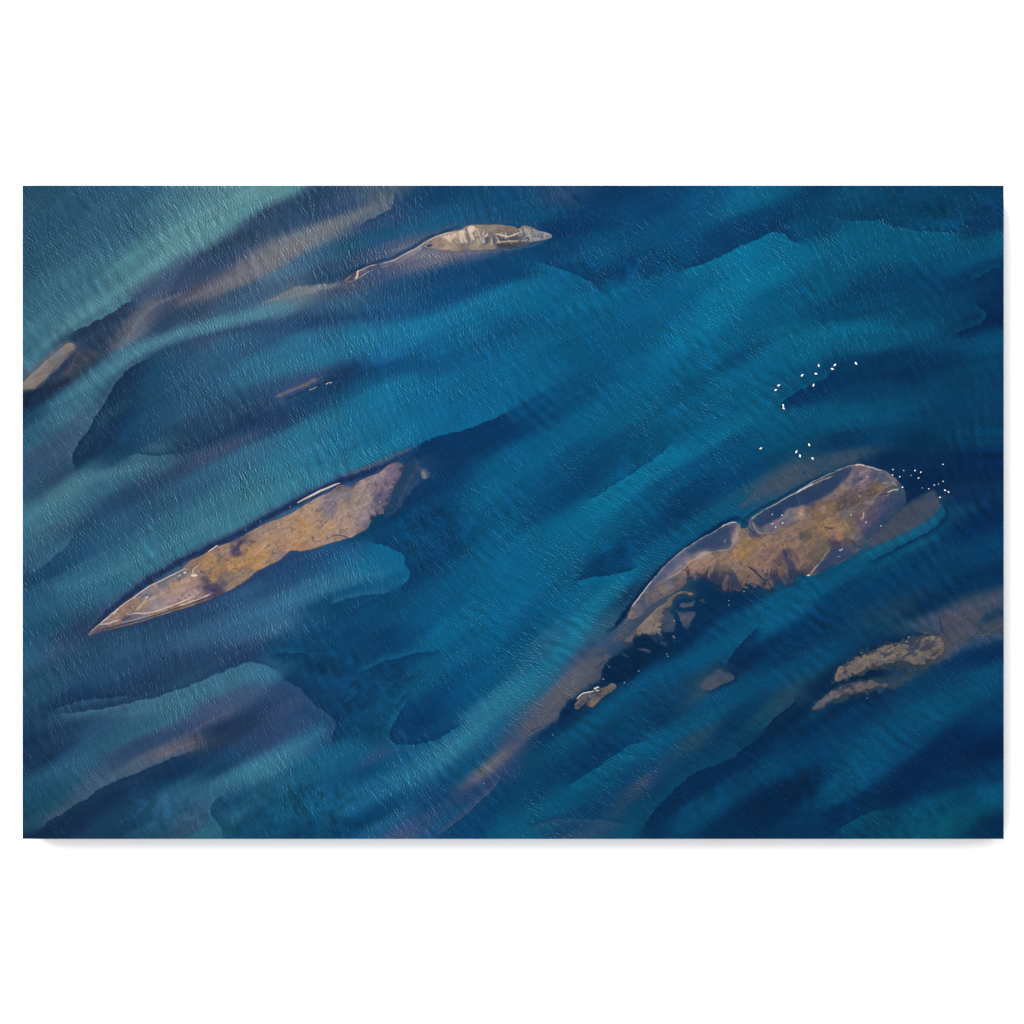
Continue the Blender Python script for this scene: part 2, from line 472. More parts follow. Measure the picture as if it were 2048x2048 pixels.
WATER = """
A 100,120,1f5071 60,60,1a4768 400,150,1f5578 800,150,24597b 1200,150,3a7188 1500,100,4c8493 1850,80,5f9a9f 1600,250,5a939b 800,350,265e7e 500,450,235b7b
200,350,1c5073 100,600,1f5576 450,700,2f6a86 900,600,40808f 1250,450,538f99 700,900,3a7a90 400,900,316f8a 150,900,286683 300,1100,35738c 150,1250,2f6c87
100,1400,2a6583 500,1000,3d7c92 1050,620,4a8794 1450,420,4a8192 1750,200,4a8494 1650,450,2c4466 1880,250,2c456a 1500,620,3a4562 1200,640,36577a 1000,760,3f5a77 1300,700,424c68
1900,600,77777f 1700,750,6c6b78 1450,850,5f5e72 1250,900,4d5069 1150,880,3f4366 1000,950,5a6377 900,1080,5d6576 840,1210,707b84 800,1150,4c5268
750,1020,2b3a5c 500,1130,222f52 650,1200,2a2f4e 1100,1080,2f4569 1050,1150,2b456c 950,850,3f4e6b
1700,850,2f5577 1500,950,38506f 1200,1000,34415f 1350,1000,31415f 1880,820,3a597a 1650,950,2f5a80 1300,1110,2f4a70
450,1300,383450 560,1380,483f50 400,1450,4d4650 260,1580,2b2545 620,1340,3c3450 320,1420,352d4a 120,1600,1f2246 200,1650,1a2348 420,1330,50464d 330,1490,4a4052
1900,1000,4d8299 1500,1090,437f98 1200,1180,40809a 900,1290,3a7d98 650,1450,347a95 450,1600,2f7390 250,1690,27658a 750,1330,2f6d8d 550,1530,2d6f8f
1850,1100,26476e 1400,1200,2a4a70 1150,1280,214a72 980,1400,17416b 850,1550,123a62 780,1650,103459
1500,1400,22577f 1850,1400,256a8e 1300,1600,1e547b 1850,1650,1f4a70 1600,1280,245a80 1800,1200,245880 1100,1450,174a75
B 100,60,5a959c 250,250,2b476b 650,200,3a506f 900,100,4f6478 700,250,5f7080 500,330,6a7683 300,450,757a84 100,600,757984 350,120,2c4568 450,230,3a4a68
940,150,5a6a7a 1100,120,133a63 1300,130,0f3c67 1600,120,11466d 1500,200,164e75 1850,120,0f4470 850,300,3f4d6a 1000,250,2b466c 1150,230,1f4a74
1300,300,175880 900,400,1a5278 600,500,215474 300,600,39678a 100,700,4a7290 800,600,364f72 1100,500,56617a 950,540,44597a 450,700,2d4a6e 380,760,1e3f66 550,740,1d3d63 200,800,4b6780
1250,560,6a6c7c 1450,540,63687a 1000,650,4d5672 1700,540,45587a 850,730,3d5070 700,790,4a5574 600,780,565a70
1400,700,12416f 1000,800,1d4a74 1200,640,33507 1700,620,0e3f6c 600,820,32506f 100,1000,4b7f97 300,850,6b7882 600,930,2f6385 400,1060,213f68 100,1100,24436b 900,1000,1b5280 1300,950,0f4876 1500,850,0d4472 1850,700,083e6c
300,1200,23688f 700,1200,1b7096 1100,1150,14709a 1500,1000,0f6a95 1900,850,0a6a94 500,1350,236f95 100,1400,276f90 900,1350,16699a 1400,1300,0c5c88 1300,1400,0b4f7e 1000,1420,0c4c7a 1800,1150,08507c 1900,1350,085a88 1600,1150,0a6089
400,1510,36486c 250,1590,3f4a6c 100,1670,334668 600,1480,1b3763 400,1640,16406c 800,1440,0f4373 550,1580,173f6a 800,1650,126d94 1300,1600,0b648f 1700,1500,08608b 1000,1580,0f6b95 700,1580,0f5580
C 300,80,23456a 390,90,3a4767 150,120,0f4b75 800,80,073763 600,250,063a66 450,330,053463 1100,200,07406f 1500,150,085080 1850,100,0a6a94 1300,350,074c7a 1700,400,063d6b 1900,300,054270 900,280,064270 200,250,0d4a74
800,400,064a78 1850,550,06709a 1500,700,06608c 1100,800,065784 300,800,07608c 900,650,053f6c 700,550,0a5482 600,650,064673 1100,650,054572 1350,580,064875 300,520,073f6d 100,620,0a4a78
100,900,07668f 700,900,056089 600,1100,055580 1200,900,055c88 1200,1000,055a86 1700,850,06739c 1600,1000,06749d 1300,1250,066c97 1000,1350,055785 900,1200,05547f 400,1300,05557f 200,1550,065e87 700,1450,05507b 500,1600,054c78 1000,1600,05608b 1500,1350,05628d 1800,1350,054d7c 1700,1500,056892 1400,1600,05547f 1850,1600,05628c 100,1300,086089
D 100,80,08608a 350,180,044672 500,80,043c69 700,80,0a5580 1000,130,074a76 1500,200,064570 1800,300,053c6b 200,280,043a68 500,350,044a76 700,200,064f7a 300,330,05507c 1250,250,05466f 900,230,064872
200,550,067098 100,700,06769e 800,400,056690 1300,450,055f8a 1800,480,055680 700,600,05608b 1000,700,044d79 900,800,044572 1300,750,044572 500,800,05618c 300,850,055985 100,950,05608c 600,1000,044c79 900,1000,044d79 1300,1000,044a75 1600,950,05466f 1700,780,043b68 1850,700,033564 1850,880,033261 1880,1020,022c5a 1550,600,055480 1100,560,05608a
800,1100,066690 500,1200,06709a 300,1200,06709a 100,1300,066b95 1200,1150,055681 1500,1250,054a77 1850,1250,04507d 300,1380,056a94 100,1500,055f8a 300,1480,055885 750,1380,033f6d 1000,1350,033a68 1400,1350,033863 1200,1480,033561 700,1500,033a68 900,1260,056089 400,1650,033a69 900,1600,044572 1500,1550,04456f 480,1590,034470
E 80,60,0f2d55 40,150,123c63 400,100,36748e 250,150,2c6a87 80,300,1f5a7b 400,200,34567a 200,400,2e5073 100,550,274f74 300,550,2c4a6e 100,700,245074 400,330,34567a 550,120,37708c 230,290,2a5f80
750,200,0c2d56 550,400,0b2b53 1000,100,154873 1250,80,1f5379 900,300,123f6a 1300,250,203f66 1200,380,1b365d 1600,150,22446a 1500,300,1d3d66 1550,370,344a6e 1800,50,2c3f66 1800,170,16315d 1050,430,2f6985 750,560,2c6684 500,600,3a788f 350,720,3f7c93 150,850,357690 50,950,2d6b88 1100,520,2f6583 700,450,123c66 1850,230,27476e 650,700,2a6583
1250,510,2e466c 1000,640,26466f 750,760,1f4470 600,900,1d4c75 450,1000,1a4c76 250,1010,2f5779 350,1000,2c5878 100,1080,2a6482 250,1150,255f80 100,1250,235a7b 400,1200,164772 200,1330,133f6b 60,1380,123b66 380,900,2b6a88 230,930,337188
1800,400,2a6a8c 1500,550,275f84 1200,750,23597f 900,900,1f5079 1850,650,2f7590 1850,750,377f96 1500,850,2f7591 1400,1000,347a94 1000,1150,297190 900,1250,2a7090 600,1300,226486 500,1450,226587 300,1450,1d5c80 200,1600,1b587d 80,1500,175078 700,1050,1d5880 1100,1000,256a8b 1700,950,357d94 1250,1120,2c7391
1850,1350,224474 1750,1500,275a86 1500,1600,224672 1250,1650,233f6b 1900,1600,2d6690
F 300,250,227597 700,200,16709a 200,450,267597 500,450,1b6c92 900,300,0f6790 100,680,2d7b97 350,600,2a7794 700,450,1f7396 1000,330,13769b 1250,220,0a6490 1500,150,085d8a 1700,80,076391 1850,30,065c88 100,150,1f3460 250,60,1b4a74
1400,400,04305c 1250,400,052d58 1700,300,043663 1900,250,043765 1300,650,043460 1000,900,05355e 1900,450,055580 1700,560,065983 1750,700,08608a 1500,620,053c69 1200,1000,04406c 1250,1250,03345f 1500,1100,054672 1150,900,05426e 1400,900,044570
1800,900,055480 1700,1250,065b86 1900,1200,066490 1850,1000,055a85 900,1250,0a6189 600,1200,175a86 400,1250,1b5080 200,1300,1f4478 400,1450,2b6a90 200,1550,2c6d94 700,1370,1d6a90 900,1350,12648b 50,1600,2c6890 950,1420,0d5880 60,1450,214a78
700,1500,084470 500,1580,08406c 900,1550,054572 1200,1500,064d79 600,1650,053f6b 1300,1650,065482 1700,1450,065a85 1500,1350,055481 1850,1600,06608c 1050,1520,05466f
G 100,80,044572 60,200,033c6a 300,100,044875 400,280,055a85 250,400,055a84 700,150,05608b 1000,100,05608a 1300,80,05608b 1700,60,055d88 850,330,054c78 1000,330,05507c 500,450,054b77 600,560,04416d 300,620,054d79 400,750,034270 200,850,044876 50,700,055481 900,450,054d78 1200,330,055983
1900,100,066a95 1700,230,066791 1500,350,066690 1250,480,066f98 1000,620,06729a 800,780,06729a 600,900,066e97 300,1030,05608a 100,1150,055f8a 1700,330,054f7e 1500,500,055081 1300,600,055383 1100,700,055482 1400,700,03406e 1300,850,033c6a 1000,950,04507d 1000,1050,044878 800,1000,055b87 400,1150,05618b 600,1000,06668f 800,1250,033d69 700,1320,033660 950,1150,04477a
200,1350,065f8a 100,1500,05608c 600,1450,066992 850,1400,067098 650,1600,08739a 400,1550,055f8b 200,1650,055480 1100,1200,055988 1400,1080,055b8a 1600,930,055c88 1800,780,0a5c85 1900,700,2f5878 1800,600,04457a 1850,450,044c7c
H 300,100,05608c 700,120,065c88 1000,100,04517d 1500,100,04436f 900,300,044570 700,330,033864 200,250,055985 150,350,055078 100,470,05466f 1200,330,033761 1700,250,034470 1700,500,032c5c 1000,450,022b57 1800,900,02305f 1600,1000,022f5f 1300,1200,043f6f 1800,1150,034271 1300,650,022a57 1250,750,022a57 1550,780,032d5c
80,650,3d5874 350,560,4b5b74 250,600,46586f 550,520,33506f 750,430,46566f 700,470,2a4a6c 1300,800,56596e 1200,950,535a72 1050,1050,4a5a72 1450,850,0d5277 1300,1050,0a5f88 1100,1130,0a6a92 800,1270,085a85 600,1350,075883 200,1450,075985 300,1550,055c89 100,1600,05608c 700,1500,033f6e 1000,1400,034273 1400,1350,04416f 1700,1400,023562 1300,1600,032f5a 1700,1600,4d5870 1100,1650,254c6e 900,1350,054a78
I 100,100,174e75 80,300,1a567a 300,230,294a6f 450,130,263c66 500,300,1f476f 900,200,23507a 1400,150,2a5d85 1800,100,2a5f87 800,350,214a75 1200,350,22406c 1500,300,24416c 1700,270,263c68 600,450,1e4672 300,500,1d4a70 100,550,1b4c70 1000,500,1d3a68 400,640,112f5c 800,600,1c3761 1000,720,2f6685 1300,620,32708f 1600,500,316e90 1850,420,33749a 700,780,235079 300,780,1f466c 300,900,1b3a64 100,950,0f305c 200,1070,12315c 900,870,236284 600,1000,1d5478 1100,790,2c6a88 300,1180,1d527a 100,1300,14486d 250,1350,154c70 60,1500,0f4265 150,1550,1f4d6d 450,1180,1f5a80
1700,600,39557b 1850,700,2d3560 1500,720,4c5068 1620,710,485068 1300,850,39456a 1100,930,33436a 1300,970,5d5a66 1200,1000,565868 1100,1050,5a6072 950,1120,485b75 800,1190,3c5a78 1500,880,1e2d59 1750,800,2a3159 1850,900,2b3f6b 1600,930,382f52 900,1000,27406a 750,1110,2a4a70 600,1250,33587a 450,1400,2a5474
1300,1150,0a2f5c 1100,1230,0a2d58 700,1380,0b2c55 400,1560,0a2a53 150,1690,07254c 800,1600,0e3a61 1600,1080,16406d 1500,1180,0d3a65 1850,1150,2f7592 1600,1250,276b88 1300,1300,1f5f7f 1100,1380,1a4f74 1200,1480,1b527a 1350,1500,2a5578 1350,1600,2a4a6c 1000,1650,15486c 1450,1640,1b6078 1600,1450,0d3f68 1800,1400,16567a 1800,1600,0a4066 1000,1330,0d3a63
J 100,80,336a90 300,50,174f7a 300,230,06355f 100,200,153e68 600,150,064270 900,200,053a66 1100,150,05426e 1400,100,066088 1500,250,065680 1800,150,055b86 1850,350,055580 500,500,053462 350,430,04325e 700,400,053863 1000,350,063f6b 1250,400,0a557e 1500,450,054874 1700,500,06527e 700,600,06426e 650,700,05355f 900,700,0a527b 1050,580,0c577f 600,850,083a65 800,850,0b4d76 1200,800,033563 1300,650,054071 1500,600,064877
60,430,2f6e92 150,560,364a72 200,680,3e4a70 350,720,22426d 100,800,343f68 50,950,333f69 300,800,2b4a75 400,880,1f5a83 200,1000,2b6a8e 50,1130,2c7593 350,950,2a648a 500,1080,11608a 300,1180,135a80 700,1080,0c567f 850,1070,284f78 800,1180,0a4572 300,1350,0a4d77 100,1500,0a4f76 400,1500,0a5079 300,1620,053f67 700,1600,04406a 900,1500,05406c
1850,600,297594 1650,850,2c7696 1450,1000,2a6e90 1250,1150,226c90 1000,1250,1a658c 850,1350,17608a 650,1420,12587f 1500,1200,0f4f7a 1800,850,1a6088 1700,1050,0f5580 1300,1400,114072 1100,1500,1a557f 900,1600,1b5a84 1100,1620,3c4f76 1250,1600,2b4f7a 1050,1680,44577a 1400,1550,124f7a
1900,1000,5c6578 1800,1100,716e79 1700,1200,696a78 1750,1270,39466c 1850,1150,3d466a 1600,1350,27426d 1850,1400,05406d 1850,1600,0a5680 1600,1650,05406d 1000,1120,125a85
K 100,100,064a76 300,200,24668a 500,100,107299 200,420,0f6a92 400,280,11688f 100,600,25708f 300,500,1d6a8d 700,100,24607f
850,200,4a587 700,300,56607a 550,400,5c6274 450,500,5d6678 300,680,58607a 200,800,505a78 50,950,47507a 900,350,02274c 750,430,032a50 450,750,03305a 250,900,053664 1000,330,02274c
1300,200,022e58 1600,100,06507f 1900,60,075b8a 1600,230,065a88 1300,380,055585 1000,500,055488 800,650,06557f 600,800,06547d 400,950,06517b 200,1050,054870 900,900,044570 700,1050,03386a 650,1100,043763 1300,650,054070 1200,750,043763 1580,480,4f5a70 1380,620,28506f 1850,300,032d59 1700,400,032b56 1900,480,06507c 1600,620,055280 1500,800,06557f 1200,950,055583 950,1030,07608a 800,1120,065b86 600,1240,06608c 400,1380,06557f 200,1530,075a82 100,1650,0a5f87
300,1250,063f70 100,1300,064772 100,1450,06486f 700,1300,055079 1000,1200,054878 1040,1250,3c4f74 950,1330,314c72 1430,930,2e5070 1700,850,033864 1850,720,043f6a 1300,1150,054570 1600,1080,06446c 1000,1500,064e76 1100,1400,05436c 700,1450,054675 600,1550,053c6b 700,1620,2b5278 500,1680,34557a 950,1620,0a557c
1850,1080,022d5a 1500,1280,03315e 1250,1450,032f59 1150,1620,033560 1850,1200,04406e 1600,1400,044a76 1400,1500,06527d 1850,1500,022a55 1700,1620,023058
L 80,50,07608f 400,80,033867 300,200,033a68 150,330,033b68 100,480,05507d 500,330,054e7c 900,120,06456d 1250,70,3d5270 1100,170,022a55 1600,100,55596f 1750,150,43536e 900,430,03294e 500,480,03294f 230,630,34506b 400,480,1b5073 100,730,1a506f 50,850,084c70 300,780,022850 600,720,03284e 400,850,022c58 900,600,032a54 1000,500,2c486a
1300,500,044573 1600,300,023263 1850,250,033060 1800,450,06507e 1500,650,055582 1300,750,065580 1000,900,055080 800,700,043f70 500,850,033864 250,1000,033c6a 60,900,022a54 100,1150,054b76 450,1050,034270 800,1200,055583 650,1350,054a74 300,1350,022b54 100,1450,022750 350,1600,033660 900,1000,055480 1200,950,044878 1600,900,022b5c 1300,1150,022a58 1800,1000,022552 1100,1350,022a58 1500,1250,02325f 1850,1200,023a66 1700,1400,044f76 1900,1350,05527a 1400,1450,044d72 900,1550,044468 1200,1650,054f72 1500,1600,055573 1850,1600,023059 700,1500,02305c 1800,750,033f6e
R 1300,450,0a3560 1200,650,0d3a62 1100,900,0a3a62 1000,1100,063a62 1300,700,3a4668 1250,800,35466a 1150,950,2f4468 1400,400,35426a 1440,350,4a4a68 900,1200,063a62 800,1300,063a62 1450,700,043260 1350,900,043260
5 150,700,2a5878 60,900,3a5a74 500,750,4f6078 600,550,4a5a70 700,420,5a5d68 850,350,585c68 1000,450,3f5572 900,550,45587 700,650,3f577a 400,850,33557a 250,1000,2a5478 500,1000,2a5070 200,1250,2f4d74 100,1350,2f4d72 150,1450,324c70 800,800,565f74 600,950,555d70 1250,500,03305a 1300,700,0a3560 1300,1000,03305c 1500,1100,03305a 1500,450,0a3a64 1700,500,03305c 1000,1300,032a50 600,1300,03264a 400,1430,042c50 1800,900,033460 1800,200,0a3560 1500,200,2a4a6c 1100,250,48586c 1300,150,4a5568
1 150,1100,03305c 1700,1050,03305c 1400,1050,032f5a 1200,960,0a3560 1850,1000,03386a
6 1000,150,2f4d72 1250,150,404f70 1250,280,4f5a72 900,300,455878 1000,430,5c6078 1100,500,525a74 850,450,5a6278 600,650,606a78 800,600,586478 700,750,5c6474 450,850,606a78 550,950,4d587a 450,1100,525c7a 300,1200,5a607a 200,1300,4a587a 100,1150,45607f 650,870,5a607a 30,1250,3f5a7a 30,1420,3a4a72
750,950,042a50 650,1100,032d54 1300,450,03284e 1500,500,03284e 1350,350,03284e 1500,250,02284e 1450,400,02284e 550,1250,03305a 900,1070,043660 1500,780,05406e
7 1350,150,4a5570 1450,100,55586c 1550,100,595b6e 1480,250,50586e 1400,400,3a4f6c 1150,150,46566f 1000,150,33506e 1250,200,30496a 1750,100,1a4066 1800,180,4a5068 1700,230,505668 1850,140,5d5c68 1600,230,2a4a6c 800,260,06345f 650,300,0a3a64 1100,250,03264f 700,620,03284f 900,560,22426a 1000,600,2c4868 300,650,03284f 150,1000,06436b
"""
import re
WATER = ' '.join(t for t in WATER.split() if re.match(r'^[A-Z0-9]$', t) or re.match(r'^\d+,\d+,[0-9a-f]{6}$', t))
wp, wc = samples(WATER)
wc[:, 0] = np.where(wc[:, 0] > wc[:, 1], wc[:, 1] + 0.4 * (wc[:, 0] - wc[:, 1]), wc[:, 0])

mud = (wc[:, 0] > wc[:, 1] - 0.02) & (wc.mean(1) < 0.42)
wc[mud, 0] = np.minimum(wc[mud, 0], wc[mud, 1] * 0.97)
wc[mud, 2] = np.maximum(wc[mud, 2], wc[mud, 1] + 0.07)
plum = (wc[:, 0] > wc[:, 1] * 0.72) & (wc.mean(1) < 0.34)
wc[plum] = 0.55 * wc[plum] + 0.45 * np.array([0.10, 0.225, 0.38]) * (wc[plum].mean(1, keepdims=True) / 0.235)
STEP = 1.1
NX = int(round((X1 - X0) / STEP)) + 1
NY = int(round((Y1 - Y0) / STEP)) + 1
riv = Canvas(X0, Y0, NX, NY, STEP, warp=3.0, seed=5)
lx, ly = 440, 294
gx, gy = np.meshgrid(np.linspace(X0, X1, lx), np.linspace(Y0, Y1, ly))
ang_lo = idw(gx, gy, FLOW, FANG, e=60, p=1.5)[..., 0]
wob = 7.0 * fbm(gx, gy, 80, 3, 61)
gxw = gx + wob + 3 * fbm(gx, gy, 25, 2, 66)
gyw = gy - wob * 0.6 + 3 * fbm(gx, gy, 25, 2, 69)
base = idw(gxw, gyw, wp, wc, ang_lo, 2.6, 8.0, 2.3)


def grab(A, px, py):
    fx = np.clip((px - X0) / (X1 - X0) * (lx - 1), 0, lx - 1.001)
    fy = np.clip((py - Y0) / (Y1 - Y0) * (ly - 1), 0, ly - 1.001)
    xi, yi = fx.astype(int), fy.astype(int)
    fx, fy = fx - xi, fy - yi
    if A.ndim == 3:
        fx, fy = fx[..., None], fy[..., None]
    return (A[yi, xi] * (1 - fx) + A[yi, xi + 1] * fx) * (1 - fy) + (A[yi + 1, xi] * (1 - fx) + A[yi + 1, xi + 1] * fx) * fy


def drawn_out(A, half, step):
    """average along the current: silt is drawn out into streaks"""
    acc, tot = A.astype(float).copy(), 1.0
    for sg in (-1, 1):
        qx, qy = gx.copy(), gy.copy()
        for k in range(half):
            t = grab(ang_lo, qx, qy)
            qx = qx + sg * step * np.cos(t)
            qy = qy - sg * step * np.sin(t)
            w = math.exp(-(2.0 * (k + 1) / half) ** 2 / 2)
            acc += w * grab(A, qx, qy)
            tot += w
    return acc / tot


base = drawn_out(base, 12, 4.0)
# fine threads of silt laid along the same lines
thread = drawn_out(np.random.default_rng(8).standard_normal((ly, lx)), 40, 4.0)
thread = thread / thread.std()
riv.C = upsample(base, NX, NY).astype(float)
ANG = upsample(ang_lo, NX, NY)

# --- the strongest threads of silt
for t, c, w, sft, a in [
    ('A 60,1400 300,1130 700,900 1050,640 1450,420 1700,270 1900,130 B 60,40', '57979f', 22, 36, .55),
    ('A 1932,1000 1500,1090 1180,1180 900,1290 650,1460 450,1600 250,1720', '42849b', 20, 20, .75),
    ('A 1250,920 1500,820 1750,730 1932,640 B 100,600 300,460 500,340 700,250 900,130', '75767d', 18, 30, .7),
    ('A 1250,850 1060,930 960,1010 890,1110 820,1220', '697280', 8, 9, .75),
    ('A 1880,1100 1500,1170 1250,1250 1050,1320 950,1390', '1f3f68', 8, 14, .6),
    ('A 1880,330 1650,450 1400,570 1250,700 1180,860', '2d3a5e', 12, 20, .6),
    ('A 900,980 700,1060 500,1140 420,1200', '242e52', 12, 14, .7),
    ('E 30,960 150,850 350,720 520,600 750,560 1050,500', '3f7c93', 16, 20, .65),
    ('E 300,1450 500,1400 900,1240 1400,1000 1850,760 F 100,680 350,600', '347b96', 22, 40, .5),
    ('E 1900,40 1700,180 1450,330 1250,420', '1a3158', 10, 16, .6),
    ('E 1350,470 1550,385 1750,290 1900,220', '474f6a', 4, 7, .55),
    ('E 450,1000 750,790 1000,660 1250,540', '25416a', 14, 22, .5),
    ('B 100,1400 500,1330 900,1180 1300,1050 1600,960 C 0,850 300,800', '1a739a', 30, 50, .4),
    ('B 0,1130 300,1080 600,1040 900,1020 1200,980', '1d4270', 12, 22, .5),
    ('B 300,1650 600,1520 800,1440', '143a66', 6, 12, .5),
    ('C 900,1420 1300,1250 1550,1050 1750,850 1850,600', '06749d', 34, 55, .45),
    ('D 0,760 100,700 400,550 800,400', '067199', 30, 45, .4),
    ('0 1495,735 1560,695 1640,674 1720,654 1810,662', '06719b', 14, 20, .6),
    ('G 300,1030 600,890 800,780 1000,620 1250,480 1500,350 1700,230 1900,100', '06749c', 16, 26, .7),
    ('J 1000,1250 1250,1140 1450,1010 1650,860 1850,600 K 100,520 300,380 500,150 600,30 G 650,1600 750,1480 880,1390', '267a9a', 20, 36, .6),
    ('K 400,950 800,660 1000,500 1300,370 1600,230 1932,50 H 100,1600 300,1500 600,1380 800,1270 1100,1130', '065c8c', 14, 24, .6),
    ('F 0,1620 200,1540 400,1450 700,1365 900,1340', '2e6f96', 14, 26, .6),
    ('F 0,1400 250,1290 500,1190 750,1110', '1f4377', 10, 18, .5),
    ('I 700,760 1000,720 1300,620 1600,500 1860,420', '34738f', 12, 16, .6),
    ('I 60,1270 300,1180 600,1010 900,880 1150,790', '256386', 12, 22, .5),
    ('I 1500,1290 1850,1150 J 50,1130 250,990 450,860', '2e7592', 12, 20, .6),
    ('K 100,1650 400,1390 700,1200 950,1050 1300,900 1700,680', '075f88', 10, 18, .5),
    ('L 500,1450 800,1200 1100,970 1500,660 1850,420', '065886', 18, 34, .45),
]:
    riv.stroke(t, c, w, sft, a, 0.2)

riv.poly('J 60,170 400,120 800,180 1250,350 1150,600 950,900 700,950 560,800 430,710 280,540 120,450', '063f6a', 60, 0.6)
riv.poly('F 950,950 1250,750 1500,900 1500,1250 1250,1420 1100,1250 900,1050', '043b67', 50, 0.5)

# --- sediment fronts: line, a point on the first side, colour of that side, colour of the other side, reach of both
for e in [
    ('D 640,1400 540,1520 400,1570 260,1650 210,1700 H 205,60 240,130', 'D 600,1650', '03356a', '055f8b', 45, 16),
    ('C 180,580 300,640 400,670 550,720 680,810 760,900', 'C 400,800', '07628d', '053c6a', 34, 30),
    ('C 1250,700 1450,640 1600,580 1780,490 1932,430 D 100,385 160,380 230,405 330,470 420,520', 'C 1700,750', '06739d', '043866', 50, 26),
    ('D 560,250 700,285 850,290 1000,300 1100,350 1300,370 1550,385 1590,430 1650,480', 'D 1000,500', '06668f', '05446f', 32, 20),
    ('D 1690,880 1725,960 1795,1000 1760,1080 1640,1130 1500,1180', 'D 1900,1050', '022c5a', '054c78', 26, 18),
    ('A 1050,1330 950,1370 860,1420 800,1490 735,1530 690,1640 655,1700 E 560,170 480,300 405,420 402,480 430,540 500,570', 'E 700,300', '0b2b55', '35617f', 34, 16),
    ('E 430,990 405,1085 300,1180 180,1280 50,1370', 'E 400,1250', '15446e', '2c6283', 30, 16),
    ('E 820,440 900,415 1050,440 1200,420', 'E 1000,550', '2f6b86', '17406a', 22, 14),
    ('F 1130,395 1190,350 1250,310 1380,260 1550,235 1700,170 1932,60', 'F 1500,400', '04305c', '086490', 60, 22),
    ('F 790,1070 850,1110 960,1130 1060,1180 1085,1220 1080,1260 1125,1320 1120,1380 1060,1440 1000,1460', 'F 800,1300', '0a6490', '03386', 34, 34),
    ('I 200,740 420,735 650,700 800,665 950,640 1250,550 1500,440 1700,360 1780,330 1860,355 J 60,385 120,450 200,510', 'I 1500,550', '32709', '1b3761', 24, 22),
    ('J 100,430 200,510 280,540 330,610 430,710 550,780 540,830 510,920 540,1010', 'J 300,750', '2c4c77', '05335e', 22, 40),
    ('J 1150,560 1100,640 1000,800 950,900 980,970 1100,990 1250,970 1380,910 1600,780', 'J 1250,750', '043666', '0f5c86', 40, 18),
    ('I 1400,985 1380,1010 1300,1040 1100,1110 900,1200 700,1270 550,1370 400,1460 250,1550 60,1700', 'I 700,1450', '0a2c57', '3c5a78', 40, 16),
    ('I 1600,1350 1570,1370 1480,1430 1465,1500 1550,1620 1580,1720', 'I 1700,1500', '0d4068', '256480', 30, 16),
    ('J 1860,1180 1830,1220 1780,1310 1650,1420 1500,1550 1380,1650 1300,1720', 'J 1800,1500', '05406d', '3d4f74', 30, 15),
    ('K 1100,955 1050,955 930,975 800,1070 600,1200 400,1330', 'K 1000,1100', '07638e', '033a69', 24, 30),
    ('L 60,850 K 1932,920 1750,1050 1650,1120 1450,1180 1330,1260 1200,1400 1080,1530 1010,1640 1030,1710', 'K 1700,1200', '022c58', '064c74', 40, 18),
    ('D 1932,640 1850,660 1740,710 1650,760', 'D 1850,720', '033462', '055079', 22, 14),
    ('C 480,75 500,120 560,200', 'C 400,150', '25476b', '073a66', 20, 20),
    ('B 985,40 1000,100 990,160 970,200 850,260 700,350', 'B 850,150', '5f6f7f', '24426b', 26, 18),
    ('H 1440,740 1400,760 1500,870 1400,980 1200,1090 1000,1190 800,1280', 'H 1300,950', '0b5f87', '02305e', 20, 16),
    ('K 1650,380 1760,470 1650,510 1500,570', 'K 1600,480', '4f5a70', '033060', 18, 12),
    ('R 1520,600 1450,650 1300,830 1200,990 1100,1090 950,1180', 'R 1250,800', '33496a', '043260', 14, 14),
    ('J 0,300 150,255 380,290 330,380 230,470', 'J 150,400', '05345f', '0c4b75', 22, 14),
    ('F 480,1600 600,1540 800,1500 1000,1490', 'F 700,1650', '06406b', '1d6288', 30, 18),
    ('J 720,430 900,340 1150,270 1400,240', 'J 1000,420', '053863', '0c5a82', 22, 16),
    ('G 520,800 620,760 700,730 800,650 900,600 1000,530 1150,430 1300,300', 'G 1000,720', '06759d', '044a76', 28, 22),
    ('G 480,1395 560,1390 650,1362 800,1362 950,1310 1000,1270', 'G 800,1250', '033863', '07709a', 24, 22),
    ('K 1932,50 1800,180 1700,300 1650,380', 'K 1880,250', '032d59', '065a86', 26, 18),
    ('L 620,1650 800,1540 900,1490 1050,1490', 'L 1000,1600', '055073', '02305c', 28, 20),
    ('I 190,745 300,690 450,640 700,612 900,600', 'I 420,610', '112f5c', '24507a', 16, 14),
    ('K 100,1640 300,1560 500,1545 700,1560 950,1600', 'K 500,1640', '2f5479', '0a4570', 22, 16),
    ('R 1270,390 1180,560 1080,750 1000,960 940,1090', 'R 1200,800', '0a3a60', '5a5a74', 10, 8),
    ('L 300,600 310,640 250,700 150,770 60,880', 'L 150,650', '2b5070', '022850', 14, 16),
    ('A 365,1190 430,1140 560,1080 750,980 900,880', 'A 600,1180', '25305', '3d7c90', 20, 26),
    ('J 540,720 600,650 720,480 700,620 620,640 550,720', 'J 600,760', '05335e', '0a4a74', 12, 8),
    ('J 1000,700 1060,600 1140,560', 'J 1150,700', '053c69', '0d5a82', 14, 12),
    ('J 240,460 330,380 390,280', 'J 400,450', '053260', '0a4670', 10, 8),
]:
    t, h, c1, c2, w1, w2 = e
    c1, c2 = (c1 + '000000')[:6] if len(c1) < 6 else c1, (c2 + '5e0000')[:6] if len(c2) < 6 else c2
    if c2.startswith('03386'):
        c2 = '033660'
    if c1.startswith('32709'):
        c1 = '32708f'
    if c1.startswith('25305'):
        c1 = '253054'
    riv.edge(t, h, c1, c2, w1, w2)

